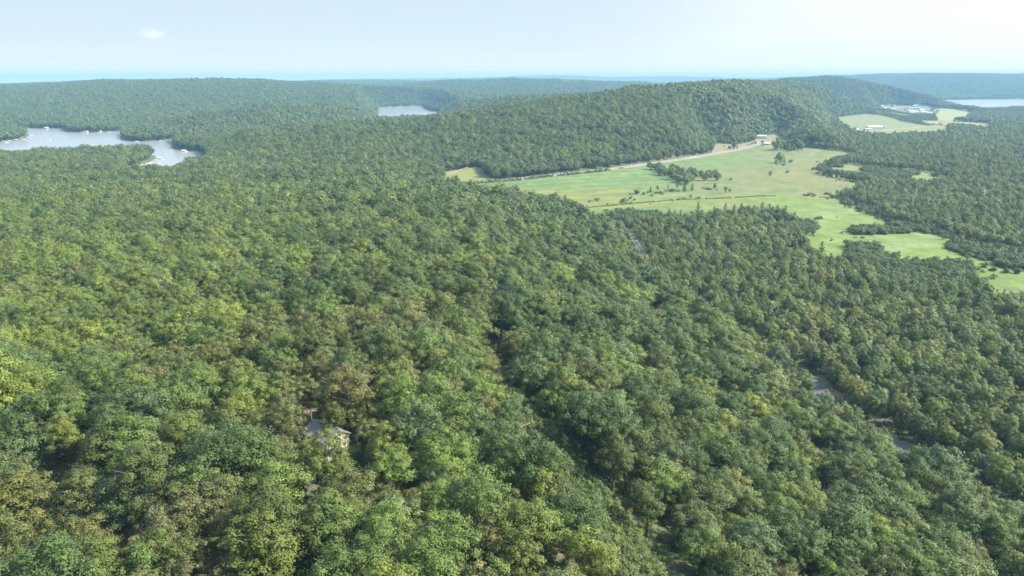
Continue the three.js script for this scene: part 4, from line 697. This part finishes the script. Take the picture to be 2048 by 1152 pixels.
building('farmhouse', 'small white farmhouse at the left corner of the farm field', 'house', P(1711, 261, 0), 0.5, { w: 8, l: 11, h: 5, rise: 2.6, wall: white, roof: greyRoof, windows: 3, storeys: 2 });
building('white_house', 'white gabled house among trees below the farm track', 'house', P(1820, 276, 0), 0.25, { w: 9, l: 12, h: 5.5, rise: 3.4, wall: white, roof: mat(0.5, 0.5, 0.53, 0.6), windows: 3, storeys: 2 });
building('garage', 'low pale garage below the white gabled house in trees', 'garage', P(1818, 281, 0), 1.4, { w: 6, l: 8, h: 3, rise: 1.4, wall: cream, roof: greyRoof, windows: 1, chimney: false });
building('hill_house', 'house with white gable half buried in trees by the forest road', 'house', P(1307, 634, 9), -0.55, { w: 8.5, l: 12, h: 5.2, rise: 3.2, wall: mat(0.66, 0.67, 0.68, 0.8), roof: mat(0.30, 0.27, 0.27, 0.8), windows: 3, storeys: 2 });
{
  const town = [[1760, 212.5, 20, 30, 'long white building at the left end of the village'], [1773, 210.5, 14, 24, 'white building behind the left end of the village'], [1786, 212, 12, 18, 'grey roofed building left in the village'], [1770, 216.5, 9, 12, 'small house at the left front of the village'], [1787, 219.5, 14, 20, 'bright white building at the front left of the village'], [1797, 219, 12, 26, 'tan roofed long hall in the middle of the village'], [1805, 217.5, 11, 22, 'pale hall behind the tan roofed one in the village'], [1812, 221, 12, 14, 'grey house in the middle front of the village'], [1822, 225, 16, 26, 'large white building at the front of the village'], [1832, 224.5, 10, 14, 'small white house right of the large white village building'], [1838, 211, 15, 30, 'white roofed building at the upper right of the village'], [1829, 213, 9, 14, 'small pale building left of the upper right village hall'], [1836, 217, 12, 22, 'pale building in the upper middle right of the village'], [1843, 221.5, 13, 24, 'white building in the right middle of the village'], [1848, 227, 12, 22, 'low white building at the lower right of the village'], [1860, 227.5, 12, 20, 'white building at the right front of the village'], [1856, 222, 10, 14, 'grey roofed house at the right of the village'], [1866, 222, 10, 14, 'dark roofed house at the right end of the village'], [1818, 216.5, 10, 15, 'grey house in the upper middle of the village']];
  town.forEach(([u, v, w, l, label], k) => building('village_building', label, 'building', P(u, v + 1, 1), [1.5, 1.3, 0.4, 1.7, 1.45][k % 5], { w, l, h: 4 + (k % 3) * 1.4, rise: 2 + (k % 2), wall: [white, white, greyWall, white, cream][k % 5], roof: /grey/.test(label) ? greyRoof : /dark/.test(label) ? darkRoof : /tan/.test(label) ? tanRoof : [metalRoof, metalRoof, white][k % 3], windows: 4, chimney: k % 3 === 0, group: 'buildings of the far village' }));
  building('cottage', 'pale cottage roof between trees below the village field', 'house', P(1930, 222, 2), 1.2, { w: 9, l: 16, h: 4, rise: 2.4, wall: cream, roof: tanRoof, windows: 3 });
}
{ // cabin glimpsed through the near hill's crowns
  const [x, z] = hit(641, 898);
  building('cabin', 'grey roofed cabin glimpsed between trees on the near hill', 'house', [x + 1, z - 2], 0.9, { w: 6, l: 8, h: 3, rise: 1.8, wall: cream, roof: mat(0.20, 0.20, 0.21, 0.85), windows: 2, chimney: false });
}
// ---------------------------------------------------------------- poles, wires, cars
function pole(label, [x, z], h, turn, group) {
  const p = thing('utility_pole', label, 'utility pole', [x, ground(x, z), z], turn, group);
  mesh('post', cyl(0.12, 0.19, h + 1, 0, -1, 0, 8), wood, p);
  const arm = mesh('crossarm', box(2.6, 0.14, 0.12, 0, h - 0.5, 0.15), wood, p);
  for (const k of [-1.15, -0.5, 0.5, 1.15]) mesh('insulator', cyl(0.05, 0.07, 0.2, k, h - 0.43, 0.15, 6), trim, arm);
  return p;
}
function wires(label, a, b, ha, hb, sag) {
  const root = thing('power_wire', label, 'wire'), A = [a[0], ground(...a) + ha, a[1]], B = [b[0], ground(...b) + hb, b[1]];
  for (const o of [-1.15, 1.15]) { const pts = []; for (let k = 0; k <= 16; k++) { const t = k / 16; pts.push(new THREE.Vector3(mix(A[0], B[0], t) + o * 0.8, mix(A[1], B[1], t) - sag * 4 * t * (1 - t), mix(A[2], B[2], t) + o * 0.3)); } mesh('strand', new THREE.TubeGeometry(new THREE.CatmullRomCurve3(pts), 24, 0.035, 4), mat(0.30, 0.30, 0.31, 0.5), root); }
}
[[1020, 357.5, 'leftmost utility pole along the valley road'], [1085, 351.5, 'second utility pole from the left along the valley road'], [1146, 345, 'third utility pole from the left along the valley road'], [1205, 338.5, 'fourth utility pole from the left along the valley road'], [1334, 320.5, 'utility pole where the valley road leaves the grove'], [1480, 296, 'rightmost utility pole near the end of the valley road']].forEach(([u, v, label]) => pole(label, P(u, v, 0.8), 10.5, -0.4, 'utility poles along the valley road'));
const cut = [[1345, 1185], [1164, 1010], [1050, 850]].map(([u, v]) => P(u, v, 49));
pole('utility pole at the upper end of the power line cut', cut[2], 11, 0.6); pole('utility pole standing in the middle of the power line cut', cut[1], 11, 0.6); pole('utility pole at the near end of the power line cut', cut[0], 11, 0.6);
wires('thin pair of wires over the near part of the power line cut', cut[0], cut[1], 10.6, 10.6, 0.8); wires('thin pair of wires over the far part of the power line cut', cut[1], cut[2], 10.6, 10.6, 0.8);
pole('dark pole beside the grey driveway on the near hill', hit(627, 884), 8, 0.3);
const tyre = mat(0.02, 0.02, 0.02, 0.9), rimMat = mat(0.5, 0.5, 0.5, 0.4, { metalness: 0.6 });
function car(label, [x, z], turn, paintMat) {
  const c = thing('parked_car', label, 'car', [x, ground(x, z) + 0.55, z], turn);
  const side = new THREE.Shape([[-2.2, 0.35], [2.2, 0.35], [2.25, 0.8], [1.2, 0.95], [0.6, 1.5], [-1.3, 1.5], [-2.0, 0.98], [-2.25, 0.85]].map((p) => new THREE.Vector2(...p)));
  mesh('body', new THREE.ExtrudeGeometry(side, { depth: 1.6, bevelEnabled: true, bevelSize: 0.08, bevelThickness: 0.08, bevelSegments: 2 }).translate(0, 0, -0.8), paintMat, c);
  const glass = new THREE.Shape([[0.9, 1.0], [0.5, 1.42], [-1.2, 1.42], [-1.75, 1.0]].map((p) => new THREE.Vector2(...p)));
  for (const s of [-1, 1]) mesh('window', new THREE.ExtrudeGeometry(glass, { depth: 0.02, bevelEnabled: false }).translate(0, 0, s * 0.89 - 0.01), pane, c);
  for (const wx of [-1.35, 1.35]) for (const s of [-1, 1]) { const w = mesh('wheel', new THREE.CylinderGeometry(0.34, 0.34, 0.22, 14).rotateX(Math.PI / 2).translate(wx, 0.34, s * 0.8), tyre, c); mesh('rim', new THREE.CylinderGeometry(0.2, 0.2, 0.02, 10).rotateX(Math.PI / 2).translate(wx, 0.34, s * 0.92), rimMat, w); }
}
const carPaint = (r, g, b) => new THREE.MeshPhysicalMaterial({ color: new THREE.Color(r, g, b), roughness: 0.4, clearcoat: 0.8 });
car('white car driving on the valley road past the long ridge', P(1381, 315.8, 0.8), 0.55, carPaint(0.75, 0.75, 0.75));
car('small grey car on the valley road below the sunlit lawn', P(963, 364.3, 0.8), 0.15, carPaint(0.4, 0.42, 0.45));
car('white car parked in front of the white house yard', P(1519, 285.5, 0.8), 0.5, carPaint(0.78, 0.78, 0.78));
car('silver car parked left of the garage at the road end', P(1514, 288.6, 0.8), 0.6, carPaint(0.6, 0.6, 0.62));
// ---------------------------------------------------------------- docks, boathouses and boats
{
  const deckMat = mat(0.48, 0.46, 0.42, 0.85), hullMat = carPaint(0.6, 0.6, 0.6), canvas = mat(0.58, 0.60, 0.62, 0.8), blueCanvas = mat(0.08, 0.16, 0.35, 0.7);
  let dockRoot, boatRoot;
  const dock = (u, v, turn, label, scale = 1) => {
    const [x, z] = P(u, v, -3);
    if (dockRoot) return copyOf(dockRoot, [x, -3, z], turn, label, scale);
    dockRoot = thing('dock', label, 'dock', [x, -3, z], turn, 'docks along the lake shore');
    mesh('deck', mergeGeometries([box(14, 0.2, 1.8, 0, 0.6, 0), box(1.8, 0.2, 5, 7, 0.58, 1)]), deckMat, dockRoot);
    for (const [a, b] of [[-6.5, -1], [-6.5, 1], [0, -1], [0, 1], [6, -1], [7, 4]]) mesh('piling', cyl(0.14, 0.14, 3.2, a, -2, b, 6), wood, dockRoot);
    mesh('canopy', mergeGeometries([-1, 1].map((k) => box(6.5, 0.12, 1.7, 0, 0, 0).rotateX(k * 0.35).translate(2, 2.4, 3.4 + k * 0.78))), canvas, dockRoot);
    for (const [a, b] of [[-1.4, 2], [5.4, 2], [-1.4, 5.2], [5.4, 5.2]]) mesh('canopy_post', cyl(0.07, 0.07, 3.9, a, -1.6, b, 6), trim, dockRoot);
  };
  const boat = (u, v, turn, label, scale = 1) => {
    const [x, z] = P(u, v, -3);
    if (boatRoot) return copyOf(boatRoot, [x, -2.95, z], turn, label, scale);
    boatRoot = thing('motor_boat', label, 'boat', [x, -2.95, z], turn, 'motor boats on the lake');
    const s = new THREE.Shape(); s.moveTo(-3.2, -1.1); s.lineTo(1, -1.15); s.quadraticCurveTo(2.9, -0.8, 3.6, 0); s.quadraticCurveTo(2.9, 0.8, 1, 1.15); s.lineTo(-3.2, 1.1);
    mesh('hull', new THREE.ExtrudeGeometry(s, { depth: 0.75, bevelEnabled: true, bevelSize: 0.12, bevelThickness: 0.15, bevelSegments: 2 }).rotateX(-Math.PI / 2).translate(0, -0.1, 0), hullMat, boatRoot);
    mesh('seat', box(2.2, 0.3, 1.6, -1.4, 1.0, 0), blueCanvas, boatRoot); mesh('windscreen', box(0.06, 0.5, 1.7, 0.7, 1.15, 0), pane, boatRoot); mesh('engine', box(0.5, 1.0, 0.5, -3.4, 0.6, 0), mat(0.05, 0.05, 0.05, 0.5), boatRoot);
  };
  [[8, 284, 0.3, 'white dock at the left picture edge by the wooded point'], [18, 283, 0.4, 'second dock from the left by the wooded point'], [30, 280.5, 0.6, 'third dock from the left by the wooded point'], [42, 278, 0.4, 'fourth dock from the left by the wooded point'], [55, 277.2, 0.2, 'dock at the tip of the wooded point'], [60, 273.5, 0.9, 'small dock right round the tip of the wooded point'], [57, 258.8, 0, 'dock far left under the dark far shore'], [165, 265.5, 0.1, 'dock at the left of the small far headland'], [200, 265.8, 0, 'dock at the middle of the small far headland'], [218, 265.5, 0.2, 'dock at the right of the small far headland'], [250, 263.5, 0.1, 'dock in the cove right of the far headland'], [273, 284.5, 0.2, 'dock at the sandy shore of the middle peninsula'], [322, 283, 0.1, 'dock at the right of the middle peninsula'], [354, 280, 0.05, 'long pale dock in the cove behind the right peninsula'], [367, 303, 0.3, 'dock in the shade of the right peninsula'], [319, 317, 0.1, 'dock off the tip of the front wooded point'], [301, 327.5, 0.5, 'outer dock of the small inlet'], [293, 329.5, 0.6, 'second dock of the small inlet'], [285, 331.5, 0.5, 'third dock of the small inlet'], [276, 334, 0.5, 'fourth dock of the small inlet'], [268, 336.5, 0.5, 'innermost dock of the small inlet']].forEach((a) => dock(...a));
  [[99, 280, 0.2, 'lone motor boat out on the open lake'], [14, 285, 0.5, 'boat moored at the second dock by the wooded point'], [47, 279, 0.2, 'boat moored near the tip of the wooded point'], [322, 319, 0, 'boat moored off the front wooded point'], [297, 329.5, 0.4, 'boat in the outer part of the small inlet'], [288, 332.5, 0.7, 'boat in the middle of the small inlet'], [272, 337.5, 0.4, 'boat in the inner part of the small inlet'], [358, 282, 0, 'boat at the long dock in the cove'], [372, 303.5, 0.2, 'boat at the dock in the shade of the right peninsula']].forEach((a) => boat(...a));
  const bh = (u, v, w, l, label, wall = cream, roof = greyRoof) => building('boathouse', label, 'house', P(u, v, 0), 1.4, { w: w * 0.68, l: l * 0.62, h: 2.8, rise: 1.5, wall, roof, windows: 2, chimney: false, group: 'houses along the lake shore' });
  bh(172, 262.5, 9, 14, 'white boathouse on the small far headland'); bh(192, 259, 10, 13, 'cream lake house on the small far headland', cream, tanRoof); bh(200, 261.5, 8, 10, 'white lake house right on the small far headland'); bh(93, 255, 10, 14, 'grey lake house under the dark far shore', greyWall, metalRoof); bh(240, 260.5, 9, 14, 'white boathouse in the cove right of the far headland'); bh(322, 280, 8, 12, 'white boathouse on the middle peninsula'); bh(368, 299.5, 8, 11, 'grey boathouse under the trees of the right peninsula', greyWall, metalRoof); bh(258, 340, 8, 12, 'white cottage at the landing of the small inlet');
}

renderer.render(scene, camera);
